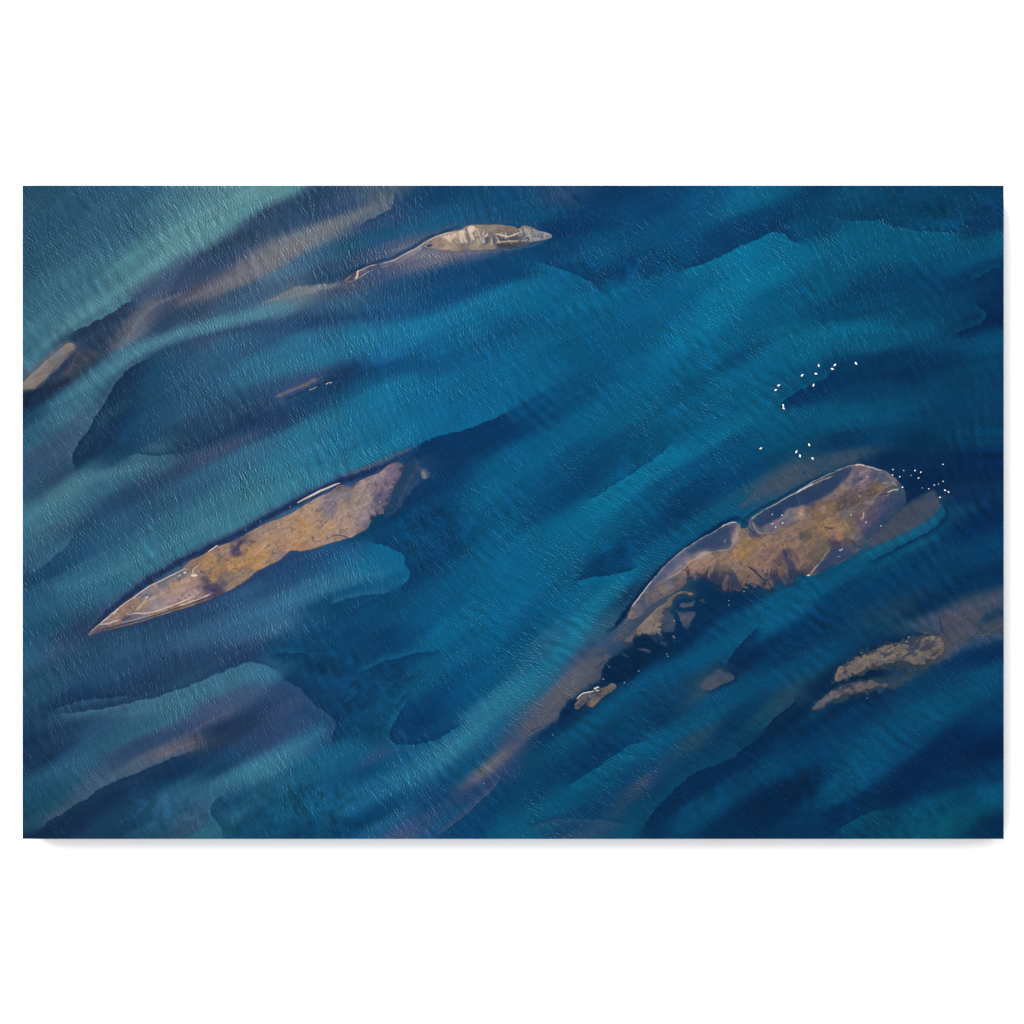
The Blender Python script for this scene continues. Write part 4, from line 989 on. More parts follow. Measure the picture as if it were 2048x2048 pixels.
GB = 'sandbars rising from the river'
W = 'dccbc0'
bar('sandbar',
    OUT['long'],
    'P 1300,640,8d7a7d 1100,700,877b80 1000,640,8a7a74 950,800,7d7a84 1250,520,937c6c 1150,530,8f7a62 900,600,6d6a72 1000,560,5f6472 780,660,5d6273 700,760,7d6c62 '
    '560,850,85705f 450,920,7d6762 650,930,5f6078 560,990,4e5068 750,800,7f7466 350,1000,7d6c6c 1450,580,6d626e 1560,600,4d4862 1650,600,3d3a5a 1500,480,6d615f '
    '1600,450,8a6e4c 1700,300,8f7450 1850,300,9a7a4c 1600,250,8f7350 1450,250,7a684f 1300,270,6a5f58 1850,550,7c6c5f 1720,520,5d5763 1700,200,877058 1900,60,6a6064 1650,620,453f5a '
    '1200,430,556070 1100,450,5a6273 1200,600,8f7c78 1400,520,8a766c 1400,640,8f7c80 900,760,7d7a84 800,900,6a6a80 300,1070,5a5560 600,1025,6a5a50 900,930,75634f 1200,850,75634f 1450,760,6d5c50 400,1065,6a5a50 '
    'Q 100,1000,8f7350 300,830,8a7566 430,850,3f4060 480,780,3a3a5c 400,1050,a3814d 600,900,a07f50 800,700,957c60 1000,600,8f7b66 750,620,7d7068 1100,800,97795b 1000,950,7f7068 '
    '1300,750,93795f 1500,800,8a7568 1250,600,9a7d58 1400,400,8f7b68 1600,300,6d6a77 1560,400,6e6a74 1750,400,8a7a70 1800,550,8f7d6c 1550,570,957c60 1850,250,84796f 1650,650,8c7668 '
    '500,1150,7d705f 350,1150,6d6660 1700,500,8a7a6c 240,920,5f5d62 700,900,a08054 450,1000,a58350 520,820,8a7058 '
    'R 600,700,857c77 400,850,6d6a77 700,850,80787a 300,1000,8c7c70 900,700,6f6a7a 800,600,77707a 1000,600,625f77 900,500,7a7078 1100,480,5b5876 1050,380,5d5a74 1200,420,50526f '
    '950,850,55567a 850,1000,5a5a75 880,850,4a4f70 650,1100,7a727a 750,1100,6a6678 500,1000,857a78 560,1250,786f76 300,1200,8f7d70 700,1250,5f6078 150,1000,6f6c7c 400,1350,8a7a70 350,700,5a5668 480,620,4a4a62',
    'long ochre sandbar left of centre with a pale white-rimmed pan at its lower left tip',
    strokes=[('P 115,1120 180,1058 270,990 410,870 500,790 650,690 810,570 890,530 1000,480 1150,400 1240,360 1300,348 1335,370', W, 1.5, 1.0, .95, 1.2),
             ('P 240,1025 350,1010 420,980 490,965', 'd8bfae', 1.4, 1.2, .9, .6),
             ('P 560,900 690,885 780,890 900,870 1050,820 1160,775 1230,745 1310,715 1350,690 1400,680', 'd6bca8', 1.7, 1.4, .95, .8),
             ('P 480,1005 560,985 700,955 800,925 900,895', 'b4b0b8', .9, .9, .9, .5),
             ('P 1170,800 1250,775 1340,745 1420,720 1500,685 1600,640', 'd8ccc4', 1.3, 1.0, .95, .8),
             ('P 180,1090 330,1070 500,1020 700,975 900,915 1050,865 1180,822 1350,765 1500,710 1640,655', '1b2b50', 1.8, 1.2, .9, -.4),
             ('P 1370,425 1362,360 1400,332 1440,300', 'dcbca4', 1.2, 1.0, .95, .8), ('P 1340,430 1385,432 1420,425', 'e6c8b4', 3.4, 1.4, 1.0, .8),
             ('P 1250,400 1290,395', 'dcc0b0', 2.6, 1.4, .9, .6), ('P 1180,450 1210,415 1225,440', 'c8b4ac', 1.2, 1.0, .9, .4),
             ('P 680,860 740,800 790,720 830,690', 'c8a890', 1.6, 1.4, .85, .4), ('P 650,880 720,800 830,720 930,682', 'c4a68c', 1.2, 1.4, .85, .4), ('P 780,700 830,690', 'cfc0bc', 2.2, 1.4, .8, .3),
             ('P 400,905 420,890 430,860 470,830', 'd8c4b8', 1.4, 1.2, .9, .5), ('P 640,690 660,705', 'd8c0b0', 2, 1, .9, .5), ('P 890,540 930,560 930,590', 'b89888', 2.2, 1.6, .8, .4),
             ('P 1400,340 1450,400 1490,430', 'b0988c', .8, 1, .8, .2), ('P 1400,360 1470,430 1500,440', 'b0988c', .8, 1, .7, .2), ('P 1430,420 1500,520 1540,580', '55566a', 1, 1.4, .7),
             ('P 1480,440 1550,520 1620,590', '3f3f5a', 2.4, 3, .7), ('P 1740,480 1700,560 1660,640', '4a4660', 4, 4, .6), ('P 1550,580 1620,610 1680,600', '38365a', 6, 4, .7),
             ('P 650,860 800,810 850,760 1000,660', '66686e', 1, 2, .4), ('P 1000,520 1100,450 1180,420', '5b6478', 3, 3, .5), ('P 500,960 560,940 620,920', '3a3c58', 3, 2.5, .7),
             ('Q 400,900 420,840 460,790 520,730', '33355a', 3.2, 2.4, .8), ('Q 440,790 470,830 480,860', '33355a', 2.6, 2.0, .7), ('Q 220,900 260,930', '50525c', 5, 4, .5),
             ('Q 1575,690 1640,665 1720,670 1800,700 1850,720', '2b3562', 1.8, 1.4, .9), ('Q 620,690 750,640 880,590 1050,500 1200,420', '5d5d66', .9, 1.2, .6), ('Q 1460,570 1500,520 1530,500', '35395c', 1.8, 2, .8),
             ('Q 1500,380 1600,250 1700,120', '66667a', 4, 5, .5), ('Q 1690,550 1740,420', '5f6478', 1.6, 2.5, .6), ('Q 1620,390 1760,230 1850,150', '5a5c75', 1.4, 2, .6),
             ('R 600,880 700,690 760,620', '55566a', 1.2, 1.6, .7), ('R 550,960 590,890', '4a4d68', 2, 2.5, .6), ('R 880,850 930,760', '3d4468', 2.4, 3, .6), ('R 760,700 830,580', '5c5a6a', .8, 1, .7),
             ('R 250,740 340,640 420,620', '24345c', 1.6, 1.6, .8), ('R 420,690 560,560 700,500', '2a3458', 1.6, 2, .7), ('R 850,510 950,410', '2a3860', 1.0, 1.4, .7)],
    speck=0.08, crack=0.12, seed=1, mott=0.12, group=GB, gain=np.array([1.13, 1.09, 1.07]), sat=.74,
    chalk=[('P 180,1060 500,790 890,540 1290,355 1450,420 1480,620 1300,740 900,880 480,980', 'c4b0a4', -30, 6, .35, .3), ('P 1400,320 1560,420 1640,600 1480,640 1440,480', '2f3152', -50, 4, .05, .6)], fray=[('R 1270,390 1180,560 1080,750 1000,960 940,1090 780,1170', 5, 14)])

bar('sandbar',
    OUT['top'],
    'U 250,420,8a7a6f 500,420,8c7d74 400,330,8d8272 100,420,7d736e 600,380,7f766e 700,330,6a6a72 800,400,8f8374 900,350,4a5068 980,260,70706f 1150,200,75695c 1250,220,6f655c 1000,170,80766a '
    '800,180,7f7566 1100,320,3f4660 1250,310,434a66 1150,420,4a4a50 1300,410,4c4c55 1450,300,4d5670 1600,290,5f6a7c 1750,270,6d7584 1500,190,6f6a66 1400,420,53586a 950,440,7d746f 600,470,6f6a6c 850,260,756d68 350,380,8f7d72 150,440,807570 '
    'S 300,1000,3f4257 500,950,4d5270 650,900,3d4868 900,850,4a5a75 1100,750,66687a 1300,650,6f7080 1450,560,77758a',
    'narrow pale bar near the top with a white-streaked head and a thin curved tail',
    strokes=[('S 150,1117 220,1070 280,1010', 'b8a898', .8, .8, .8, .6), ('S 350,950 440,928 560,862 640,838 700,830', 'd8c8b8', 1.0, .8, .95, .8), ('S 760,835 850,800 1000,752 1100,695 1200,640 1370,560 1460,492 1600,402 1720,352 1932,292 U 300,272 420,235 500,214', 'dccdbf', 1.1, .8, .95, 1.0),
             ('S 150,1120 210,1128 290,1115 350,1085 420,1048 540,972 690,905', 'c4beba', .9, .8, .95, .6), ('S 690,900 830,870 960,835 1080,800 1180,745 1280,700 1400,640', '9c9aa4', .7, .8, .8, .4),
             ('S 400,930 375,980 385,1020 340,1075', 'ecd2b0', 2.0, 1.2, .95, .8), ('S 590,900 600,960', '263458', 2.2, 1.6, .8), ('S 720,840 740,890', '263458', 2, 1.6, .8),
             ('S 1500,500 1560,520 1640,420', '38405e', 1.6, 1.4, .7), ('S 1550,530 1600,520 1630,500', '1f2b4c', 4.4, 1.6, .95), ('S 1620,575 1660,590', '2a3450', 1.2, 1, .8),
             ('U 560,240 600,320 640,390', 'd6bda2', 1.4, 1.2, .9, .4), ('U 590,225 600,260 605,300', 'd6bda2', 1.6, 1.2, .9, .4), ('U 540,250 560,290', 'c8b09a', 1.6, 1.2, .8, .3), ('U 690,250 720,300 745,345', 'd6bda2', 1.3, 1.2, .9, .4),
             ('U 680,190 720,185 750,200', 'dcc2a8', 7, 2, .95, .5), ('U 700,240 730,230', 'd8bca2', 3, 2, .9, .4), ('U 820,225 830,310 850,380', 'a89e90', 1.4, 1, .85, .3), ('U 868,225 870,300 885,395', 'b4a898', 1.4, 1, .9, .3), ('U 800,320 815,390', 'b4a89a', 1.8, 1.4, .7, .3),
             ('U 890,290 920,295 940,260', 'dcc8a8', 2.0, 1.4, .95, .4), ('U 940,200 990,195 1020,240', '8a867f', 1.4, 1.4, .8, .2), ('U 985,330 1000,390 970,415', 'd0c0a8', 1.6, 1.4, .9, .3), ('U 1015,280 1020,330 1030,400', '2f3858', 2.4, 2, .8),
             ('U 1030,265 1080,270 1200,300 1270,285 1330,262 1390,232', 'dcc8a4', 1.7, 1.6, .95, .4), ('U 1060,300 1075,350 1070,390', 'd0bfa2', 1.2, 1.2, .9, .3), ('U 1050,385 1150,370 1250,358 1330,362 1370,345', 'bcae92', 2.0, 1.8, .85, .3), ('U 1160,320 1200,310', 'b0a48e', 1.6, 1.6, .8, .2),
             ('U 1400,350 1490,345', 'a8a294', 1.8, 1.8, .85, .3), ('U 1365,185 1390,215 1395,240', 'c8b498', 1.4, 1.2, .9, .3), ('U 1360,290 1390,280', 'b4ac9c', 1.4, 1.2, .8), ('U 1430,320 1470,290', 'a8a8a4', 1.4, 1.4, .7), ('U 1515,275 1530,320 1540,355', 'b8b0a4', 1.4, 1.2, .9, .2),
             ('U 1400,232 1550,240 1700,245 1800,262 1822,292 1780,318 1650,345 1550,370', '9aa0aa', .9, .9, .85, .4), ('U 1740,260 1790,280', 'a8adb4', 1.2, 1.2, .7), ('U 1080,420 1250,432 1350,410', '3c3d48', 5, 4, .7),
             ('U 430,310 470,280 500,290', 'cdb99c', 2.6, 2, .85, .4), ('U 410,350 440,330', 'c4b098', 1.6, 1.6, .8, .3), ('U 320,320 350,330', 'c4b09c', 2.6, 2, .8, .3), ('U 390,380 430,360', 'c0a890', 1, 1.2, .8, .2),
             ('U 200,480 350,495 480,480', '5a564f', 1, 1.4, .7), ('U 630,370 690,450', '6a6868', 1, 1.2, .7), ('U 745,345 770,400', '55565f', 1, 1.2, .7), ('U 1020,210 1150,230 1250,250 1340,235', '5f564c', 3, 4, .5), ('U 1360,165 1380,185', '1c2f52', 2, 1.6, .9)],
    polys=[('U 535,235 560,205 605,215 625,300 655,392 625,395 590,310 560,290', 'd8c2aa', 3, .95, 1, 4), ('U 655,172 700,160 765,178 765,215 735,240 690,240 665,210', 'e6d2bc', 2, .98, .8, 4),
           ('U 395,300 450,265 515,275 510,325 450,340 420,375 390,370', 'c8b49e', 4, .9, 1.5, 5), ('U 290,320 330,295 365,320 330,345', 'c3ad97', 3, .8, 1), ('U 690,250 725,250 750,345 735,350 705,300', 'd0bca6', 2, .9, .8, 4), ('U 785,320 812,318 825,390 805,400', 'b4a594', 2, .7, 1),
           ('U 890,330 940,330 960,400 900,400', '46496a', 4, .8, 1.5, 5), ('U 1060,385 1140,392 1300,385 1420,375 1500,360 1480,400 1350,430 1150,455 1060,440', '40424c', 4, .75, 1.5, 5), ('U 1090,320 1180,330 1260,318 1350,300 1350,330 1250,350 1100,355', '3d4264', 3, .75, 1.5, 5)],
    hmax=1.4, slope=9, speck=0.03, seed=2, group=GB, edge_n=.6, wide=1.5, gain=1.08,
    chalk=[('U 290,300 420,240 560,210 700,170 930,200 930,300 900,400 640,400 420,390', 'dcc8b2', 70, 5, .02, .8), ('U 1020,250 1380,200 1420,160 1700,240 1820,290 1600,360 1380,400 1020,420', 'b8b0a6', 80, 4, .05, .75),
           ('U 300,340 600,390 900,400 900,470 500,480 160,440', '6a625c', 15, 5, .1, .4)])

bar('sandbar', OUT['bank'],
    'V 900,280,7d746e 700,420,6f717d 650,480,6d707c 500,640,757274 300,800,7a7570 600,600,737074 150,950,7d7870 200,900,7c7670 450,760,767374 60,1020,716d70 850,330,7a736e',
    'smooth grey-brown bar at the far left edge, split by a dark line',
    strokes=[('V 870,370 850,410 780,490 700,580 620,660 480,790', '33303f', .9, .8, .9, -.2), ('V 890,400 810,500 760,560 600,700 500,800 420,890', '8d8588', 1.0, 1.0, .85, .2), ('V 880,300 800,400', '66666e', 2, 4, .4)],
    hmax=0.9, slope=14, seed=3, group=GB, relief=.5, edge_n=.5)

bar('sandbar',
    OUT['big'],
    '1 1000,650,8d7365 1200,600,8a7263 1400,570,85705c 1600,500,98784c 1700,400,8f744f 1800,500,7f6c5c 1750,330,987a48 1640,300,7d6c52 700,750,6d6c80 800,650,6a6c85 600,800,55617d 900,560,6f7087 1100,480,8a7f84 700,620,4d5a7a 1000,430,45557a '
    '1250,300,2c4565 1100,380,35496c 1400,220,2a4664 1450,350,3f4d70 1350,400,4d5570 1530,200,7d7178 1550,300,8a7a78 1420,330,5d6478 950,720,7f6a62 650,880,5f6272 600,930,6d625f 800,850,5d5a65 1000,800,625a60 1200,720,7f6b60 1400,740,7a685d 1300,800,6f6058 1250,850,5a5058 '
    '1500,900,40445a 1800,850,6f6058 1700,720,7d6a5c 1850,760,7a665a 1750,800,6a5d5c 1600,650,80705f 450,950,4d5f7a 330,1080,3d5475 500,1000,5f5f6b 420,1080,5d5d6a 300,1200,5f5f6c 200,1300,6a6468 350,1270,4d5d78 400,1160,455878 '
    '2 500,1300,2a3f62 700,1200,1f3a5e 1000,1000,1f3a60 1300,850,25405f 1500,900,353f60 1700,700,2a3c5c 700,1400,6a6678 850,1350,66657a 950,1250,5f6478 550,1500,5d5f78 400,1450,42506e 1050,1200,6f6775 1170,1230,a08678 1300,1200,6a655f 1400,1200,705f52 900,1550,7a695e 1500,1300,7f6850 '
    '1700,1300,8f7350 1600,1450,8f7352 1200,1450,7d6a5c 1000,1700,7f6c60 300,1750,8a7150 500,1700,7f6d5e 250,1620,3a4a68 100,1650,6d6560 1350,1000,40426a 1550,1050,736558 1700,900,6d6370 1850,800,75696c 1750,1100,75634f '
    '3 500,560,6a6474 560,450,655f78 420,680,7a6d6a 350,750,6f6462 650,550,4a4c68 750,400,66607a 850,400,66607a 800,620,705f70 1000,450,47506f 1150,480,3f4f6e 1250,520,605f70 900,680,5f5868 1050,700,70604f 950,780,5c5348 700,850,5f5654 550,850,524d58 450,950,554e4c 650,950,544e50 400,1050,565050 '
    '600,1080,5f5c64 450,1170,5d606f 650,1200,5c5560 750,1050,66605f 900,950,5f5868 1100,900,524f6a 1000,1050,4a4c6d 1200,1000,3c476a 1400,900,2c456a 1450,1000,1f4062 1300,1100,2a4565 1100,1150,454a70 1000,1250,40466c 1200,1250,24406a 900,1350,45466a 750,1350,504b68 850,1480,40456e 1000,1400,2f4268 '
    '650,1420,665d5a 550,1300,5f5750 300,1250,8a6f52 200,1350,8f7450 450,1400,857052 350,1550,8c6c58 250,1500,8a6c55 600,1600,6f665f 700,1600,5c6070 550,1680,4f5058 800,1650,2f4f6c 900,1600,28486a 1250,700,504f60 1450,800,1f456a 1500,750,25486b 300,500,2a4462 200,600,25405f 500,380,3a4664 '
    '4 1200,450,5f5a50 1100,450,5d5850 1250,350,625b50 1400,480,3f4260 1250,600,243d62 1500,450,2c4265 1600,380,354a6c 1400,300,433f58 1550,300,45485f 1700,280,454c5f 900,500,80695a 950,600,7d6656 800,250,80695a 600,300,826b5b 400,450,85695f 250,500,85695d 200,300,84694f 120,350,8f7352 100,700,70604f '
    '300,620,84695f 700,550,5a5058 680,430,5a5058 780,600,55505f 600,680,6d5a52 850,520,6a5c58 800,700,38455f 500,850,4f4f5c 350,900,5f5656 250,850,6d6058 450,920,5d5c66 900,650,6f5f58 1000,700,6a5f5c 1000,250,6f6050 950,200,625a50 1600,550,4a5468 1480,600,4a5468',
    'largest bar, right of centre, with brown flats, two dark lagoons and a rounded head',
    polys=[('1 400,980 480,850 700,620 950,420 1280,225 1480,110 1585,110 1560,200 1500,240 1480,330 1430,410 1300,435 1050,480 920,540 780,680 640,800', '33476a', 12, .5),
           ('1 900,470 1280,240 1480,130 1540,150 1490,240 1470,360 1380,430 1150,440 980,480', '263d5f', 10, .6, 1.5, 6),
           ('2 230,1390 420,1210 700,1070 950,920 1200,790 1450,680 1800,530 1950,400 1950,690 1700,860 1500,940 1300,1050 1150,1090 1000,1100 900,1120 820,1280 600,1390 380,1500 280,1440', '213a5e', 7, .8, 2, 7),
           ('3 0,530 260,410 450,345 600,335 560,430 480,560 380,640 260,720 150,830 0,880', '25395c', 8, .65, 2, 7),
           ('3 1150,930 1400,860 1560,900 1500,1060 1250,1310 1030,1570 850,1640 800,1480 960,1350 1100,1180', '2b4066', 12, .5, 2, 8),
           ('3 900,360 1150,400 1300,540 1150,580 950,560 900,460', '42506e', 10, .45, 2, 8),
           ('4 1020,770 1150,620 1250,500 1360,330 1500,300 1650,420 1560,480 1400,580 1240,690 1100,755', '2b4265', 6, .7, 2, 6),
           ('1 1450,700 1500,690 1560,770 1580,850 1650,950 1570,975 1520,880 1460,800', '2a3350', 4, .8, 1.8, 5), ('1 1080,770 1180,790 1260,850 1300,900 1200,870 1100,850', '2c3048', 5, .85, 2, 5),
           ('4 620,350 680,370 720,480 790,560 830,640 860,780 780,790 740,640 660,520', '3d3c58', 5, .75, 2.5, 5), ('4 780,700 900,690 960,750 850,850 760,830', '2a3c58', 5, .8, 2, 5),
           ('4 520,780 650,740 800,830 700,870 560,850', '34415c', 5, .7, 3, 5), ('1 1690,880 1800,880 1900,940 1800,900', '22304e', 3, .8, 1.5, 5), ('4 1000,470 1180,310 1330,240 1340,330 1180,560 1060,520', '5d5a50', 12, .5, 2, 9)],
    strokes=[('1 222,1180 290,1090 350,1010 420,920 490,835', 'd4c6c4', 1.3, .9, .95, 1), ('1 490,835 540,765 640,655 700,600 800,510 850,475 950,402 1000,370 1130,292 1200,250 1290,207 1380,150', 'b4aeb8', .9, .8, .9, .8),
             ('1 1370,155 1400,130 1490,95 1540,92 1580,98', 'd4c8c4', 1.4, .9, .95, .8), ('1 1580,98 1610,125 1612,165 1590,195', '9094a0', .9, .8, .8, .5), ('1 1360,170 1420,130', 'a8a4ac', .8, .8, .8),
             ('1 650,830 770,770 830,730 880,690 960,610 1030,565 1100,530 1230,485 1300,462', 'b49a8c', 1.4, 1.4, .85, .5), ('1 1300,462 1420,462 1490,425 1520,360 1550,260', 'a8948e', 1.4, 2, .8, .4), ('1 1100,500 1230,480', 'a89a98', 3, 4, .6, .3), ('1 1550,330 1575,230 1560,160', '9a8884', 4, 4, .6, .3), ('1 1400,360 1425,310', '8a8a94', 1.4, 2.4, .7),
             ('2 205,1350 300,1260 380,1205 450,1165', 'a8a4a0', 2.2, 1.2, .75, .7), ('2 450,1165 580,1095 700,1045 850,945 950,888 1100,820 1180,775', 'bcb4b0', 1.2, .9, .9, .8), ('2 1080,830 1180,770 1280,720 1370,675 1430,645', 'e2d6cc', 1.6, .9, .95, .6),
             ('2 1050,840 1200,735 1350,640 1480,575 1620,510 1760,450 1830,410 1932,385', 'b8b4ba', .8, .7, .9, .5), ('2 1430,655 1500,620 1600,570 1660,555 1740,525 1800,500', 'c0a692', 1.1, .9, .9, .5), ('2 1200,720 1350,640 1500,570', '16355c', .9, .9, .0),
             ('2 235,1390 260,1450 290,1510 340,1575 390,1605 440,1602', 'a69e96', 1.1, .9, .9, .4), ('2 260,1400 320,1470 370,1550', '7a7c84', 1, 1, .7), ('2 440,1605 560,1610 660,1578', '8f8884', .9, 1, .8, .3), ('2 160,1480 230,1580 320,1660 430,1710', '24365a', 1.8, 1.4, .85, -.3), ('2 150,1400 170,1470 250,1540', '77706c', 1, 1.2, .7),
             ('2 1110,880 1130,950 1160,1090 1190,1150', '5f6a80', 1, 1.6, .6), ('2 880,1300 910,1200 950,1120', '756c70', 3, 4, .6), ('2 1030,1180 1150,1190', '807478', 4, 5, .6), ('2 1150,1200 1190,1250', 'bc9a88', 1.8, 2, .9), ('2 1550,1150 1590,1090 1640,1120 1600,1180 1560,1190', '9a7e6c', 4, 3, .8), ('2 1530,1140 1560,1090 1610,1070', '50484a', .8, 1, .8),
             ('2 1620,1490 1680,1500 1720,1520 1800,1500', '30384e', 2.6, 2, .85), ('2 1690,1510 1700,1545', '30384e', 1.8, 1.6, .8), ('2 1450,1050 1350,1180 1250,1300', '5f564e', 2, 3, .5),
             ('3 0,503 100,455 260,388 420,330 530,295 640,277 700,270', 'a8a4a8', .9, .8, .9, .5), ('3 640,278 740,268 790,278 830,298', 'd8cabc', 1.6, .9, .95, .7), ('3 830,298 1000,335 1070,365 1150,378', 'c8bab0', 1.3, .9, .95, .6), ('3 1150,375 1210,410 1260,460 1330,545', '7d8088', 1.6, 1.6, .7, .3), 
             ('3 1020,270 1080,245 1150,290 1230,370 1300,430 1380,500 1450,560', '67718a', .8, .9, .8), ('3 1450,560 1530,640 1570,740 1582,850 1560,970', '5a6a85', .7, .8, .8),
             ('3 1225,782 1290,758 1330,742 1420,722 1440,735', 'd2c4aa', 1.4, 1.0, .95, .4), ('3 1140,615 1200,605 1250,602', 'b8a08c', 1.2, 1.4, .85, .3), ('3 1320,635 1350,610 1400,640 1400,670', 'a8988c', 1.2, 1.4, .85, .3), ('3 1180,700 1300,650 1370,630', '8a8078', 1.2, 1.4, .7),
             ('3 805,1140 795,1210 775,1270', 'd8b4a0', 1.3, 1.0, .95, .4), ('3 750,1280 770,1300', 'b09a90', 1.6, 1.2, .8), ('3 830,1340 860,1315', 'c0b8bc', 1.8, 1.2, .9), ('3 860,1280 900,1210 930,1190', '75706f', 1, 1.4, .7),
             ('3 620,370 570,470 520,570 480,640', '6f6670', 4, 3.4, .8), ('3 490,650 400,690 380,740', '81766c', 6, 4, .6), ('3 640,560 700,470 740,410', '6d6478', 4, 4, .6), ('3 740,560 780,500', '2f3a58', 3, 3, .8), ('3 640,760 700,715 780,700', '2a3044', 1.4, 1.4, .8), ('3 410,910 490,930', '2a2c44', 1.8, 1.6, .8), ('3 570,980 630,1000', '2f3040', 1.6, 1.6, .8),
             ('3 940,780 1020,740 1120,690 1180,640', '776446', 4, 4, .7), ('3 720,830 740,855', 'c4b09c', 1.6, 1.2, .8), ('3 1000,860 1080,800 1150,760', '8a8c9c', 1.2, 2.4, .6), ('3 1080,830 1200,810 1250,790', '262f52', 3, 2.4, .7),
             ('3 520,1060 600,1060 720,1070 770,1020', '75706c', 1, 2, .6), ('3 350,1140 380,1260 450,1400 520,1500', '4f4a4c', 2, 3, .5), ('3 410,1290 470,1380 530,1480', '8f7a5c', 2, 2.4, .7), ('3 830,1720 930,1660 1010,1590 1060,1540', '6f7484', 1.0, 1.0, .85, .3), ('3 860,1720 1000,1620 1080,1540', '14345c', 1.2, 1.2, .8),
             ('3 360,1850 420,1810', 'd0c8cc', 1.6, 1.2, .0), ('3 560,1640 600,1700 680,1760', '24304c', 2, 1.8, .8), ('3 640,1760 800,1790', '1f3050', 1.6, 1.6, .8),
             ('4 960,770 1000,760 1040,735', 'ecd2bc', 2.4, 1.2, .95, .6), ('4 1040,735 1090,670 1140,612 1180,570', 'c0aaa0', 1.2, 1.0, .9, .5), ('4 1180,570 1240,490 1300,400 1345,340', 'a08e84', 1.2, 1.6, .8, .4), ('4 1470,375 1500,375 1530,350', 'ded4d4', 1.3, 1.0, .95), ('4 1440,468 1490,470', 'a8aab4', .9, .9, .8), ('4 1400,350 1480,360', '5a5468', 1.2, 1.6, .6),
             ('4 1010,780 1100,760 1240,690 1400,590 1560,480 1680,400', '1a2e56', 1.6, 1.3, .9, -.4), ('4 1430,580 1560,520 1640,460', '66625f', 2.4, 2, .7), ('4 1560,520 1700,410', '1c3358', 2.2, 2, .8), ('4 1620,500 1730,450', '59595f', 1.6, 1.6, .6),
             ('4 640,360 660,420 690,500', '35375a', 3, 2.4, .8), ('4 720,360 740,430 760,480', '42415c', 1.6, 1.6, .7), ('4 780,390 830,440 845,490 820,510', '35375a', 1.8, 1.6, .8), ('4 850,500 880,580', '42415c', 1.6, 1.6, .7), ('4 610,490 680,520', '42415c', 1.4, 1.4, .7),
             ('4 480,490 530,540 580,600 640,620', '2f3550', 1.4, 1.4, .85), ('4 560,580 620,560', '3a3d58', 1.4, 1.4, .7), ('4 110,600 150,640 220,690 280,750 340,810 400,825 440,790', '1f2d4e', 2.6, 1.6, .92, -.3), ('4 440,800 450,720 470,640', '24314e', 1.8, 1.4, .85), ('4 400,770 400,690 410,640', '2a344e', 1.2, 1.2, .8), ('4 380,740 340,690', '2a344e', 1.2, 1.2, .8), ('4 460,700 490,640', '2a344e', 1.2, 1.2, .8), ('4 230,640 240,700', '2f3850', 1.6, 1.4, .8),
             ('4 640,700 720,740 800,820', '2a3854', 1.4, 1.4, .8), ('4 520,740 560,800 640,830', '2a3854', 1.6, 1.6, .8), ('4 680,640 760,720', '42455c', 1.4, 1.6, .7),
             ('4 140,540 240,460 340,370 420,350 520,310', '5d5250', .8, .9, .8), ('4 240,600 300,520 420,450', '665852', .7, .9, .7), ('4 70,540 80,380 40,280', '66583f', .8, .9, .7), ('4 160,350 250,310', '5f5248', .8, .9, .7), ('4 860,40 920,90 980,120', '5a5048', .8, .9, .7), ('4 420,400 440,470', '6a5c54', .7, .9, .6),
             ('1 440,980 560,912 680,852 790,812', '25375a', 1.1, 1.0, .9), ('1 800,870 950,790 1080,745 1200,690 1350,660 1520,650', '55525f', 1.6, 2.4, .65), ('1 1280,750 1300,850 1320,900', '2c3350', 3, 2, .8), ('1 1380,750 1450,760 1500,780', '2c3350', 1.6, 1.4, .8), ('1 1400,800 1380,860', '343850', 1.4, 1.4, .7), ('1 1340,810 1370,900', '343850', 1.4, 1.4, .7),
             ('1 1705,650 1750,690 1800,720 1860,790 1932,850', '232f4e', 2.4, 1.6, .9, -.3), ('1 1900,700 1910,740', '343a52', 1.6, 1.4, .8), ('1 1830,690 1850,720', '343a52', 1.2, 1.2, .8), ('1 1440,520 1460,560 1500,600', '52483c', .9, 1, .8), ('1 1660,300 1680,400 1670,560', '75623f', .8, 1, .7), ('1 1760,590 1850,520 1932,460', '66594f', .8, 1, .7),
             ('1 860,720 880,690', '30303c', 1, .8, .9), ('1 560,900 700,840 850,760', '66606a', 2, 3, .5), ('1 600,1080 750,960 900,880 1060,780', '4a5068', 3, 4, .5), ('1 360,1140 390,1060 450,1000', '30425f', .8, 1.4, .7), ('1 240,1250 330,1210 420,1150', '3f5272', 3, 3, .6)],
    fray=[('4 860,850 700,885 500,945 370,1000 200,915 20,905 1 1900,955 1800,905 1650,965 1450,1005 1370,965 1280,905 1180,875 1080,830 960,880 860,930', 9, 60)],
    hmax=1.4, slope=12, speck=0.07, crack=0.2, seed=4, mott=0.2, group=GB, gain=np.array([1.05, 1.02, 1.0]), sat=.72,
    chalk=[('3 380,640 700,330 1150,390 1480,640 1540,840 1300,900 1000,1000 780,1280 500,1300 330,1000', '9a9088', -35, 6, .18, .5), ('3 350,640 700,420 1100,700 1000,1000 600,1200 300,1000', '33323e', -30, 5, .2, .4),
           ('2 600,1400 950,1120 1200,1180 1100,1260 800,1480', '8d8486', -30, 5, .1, .4)])

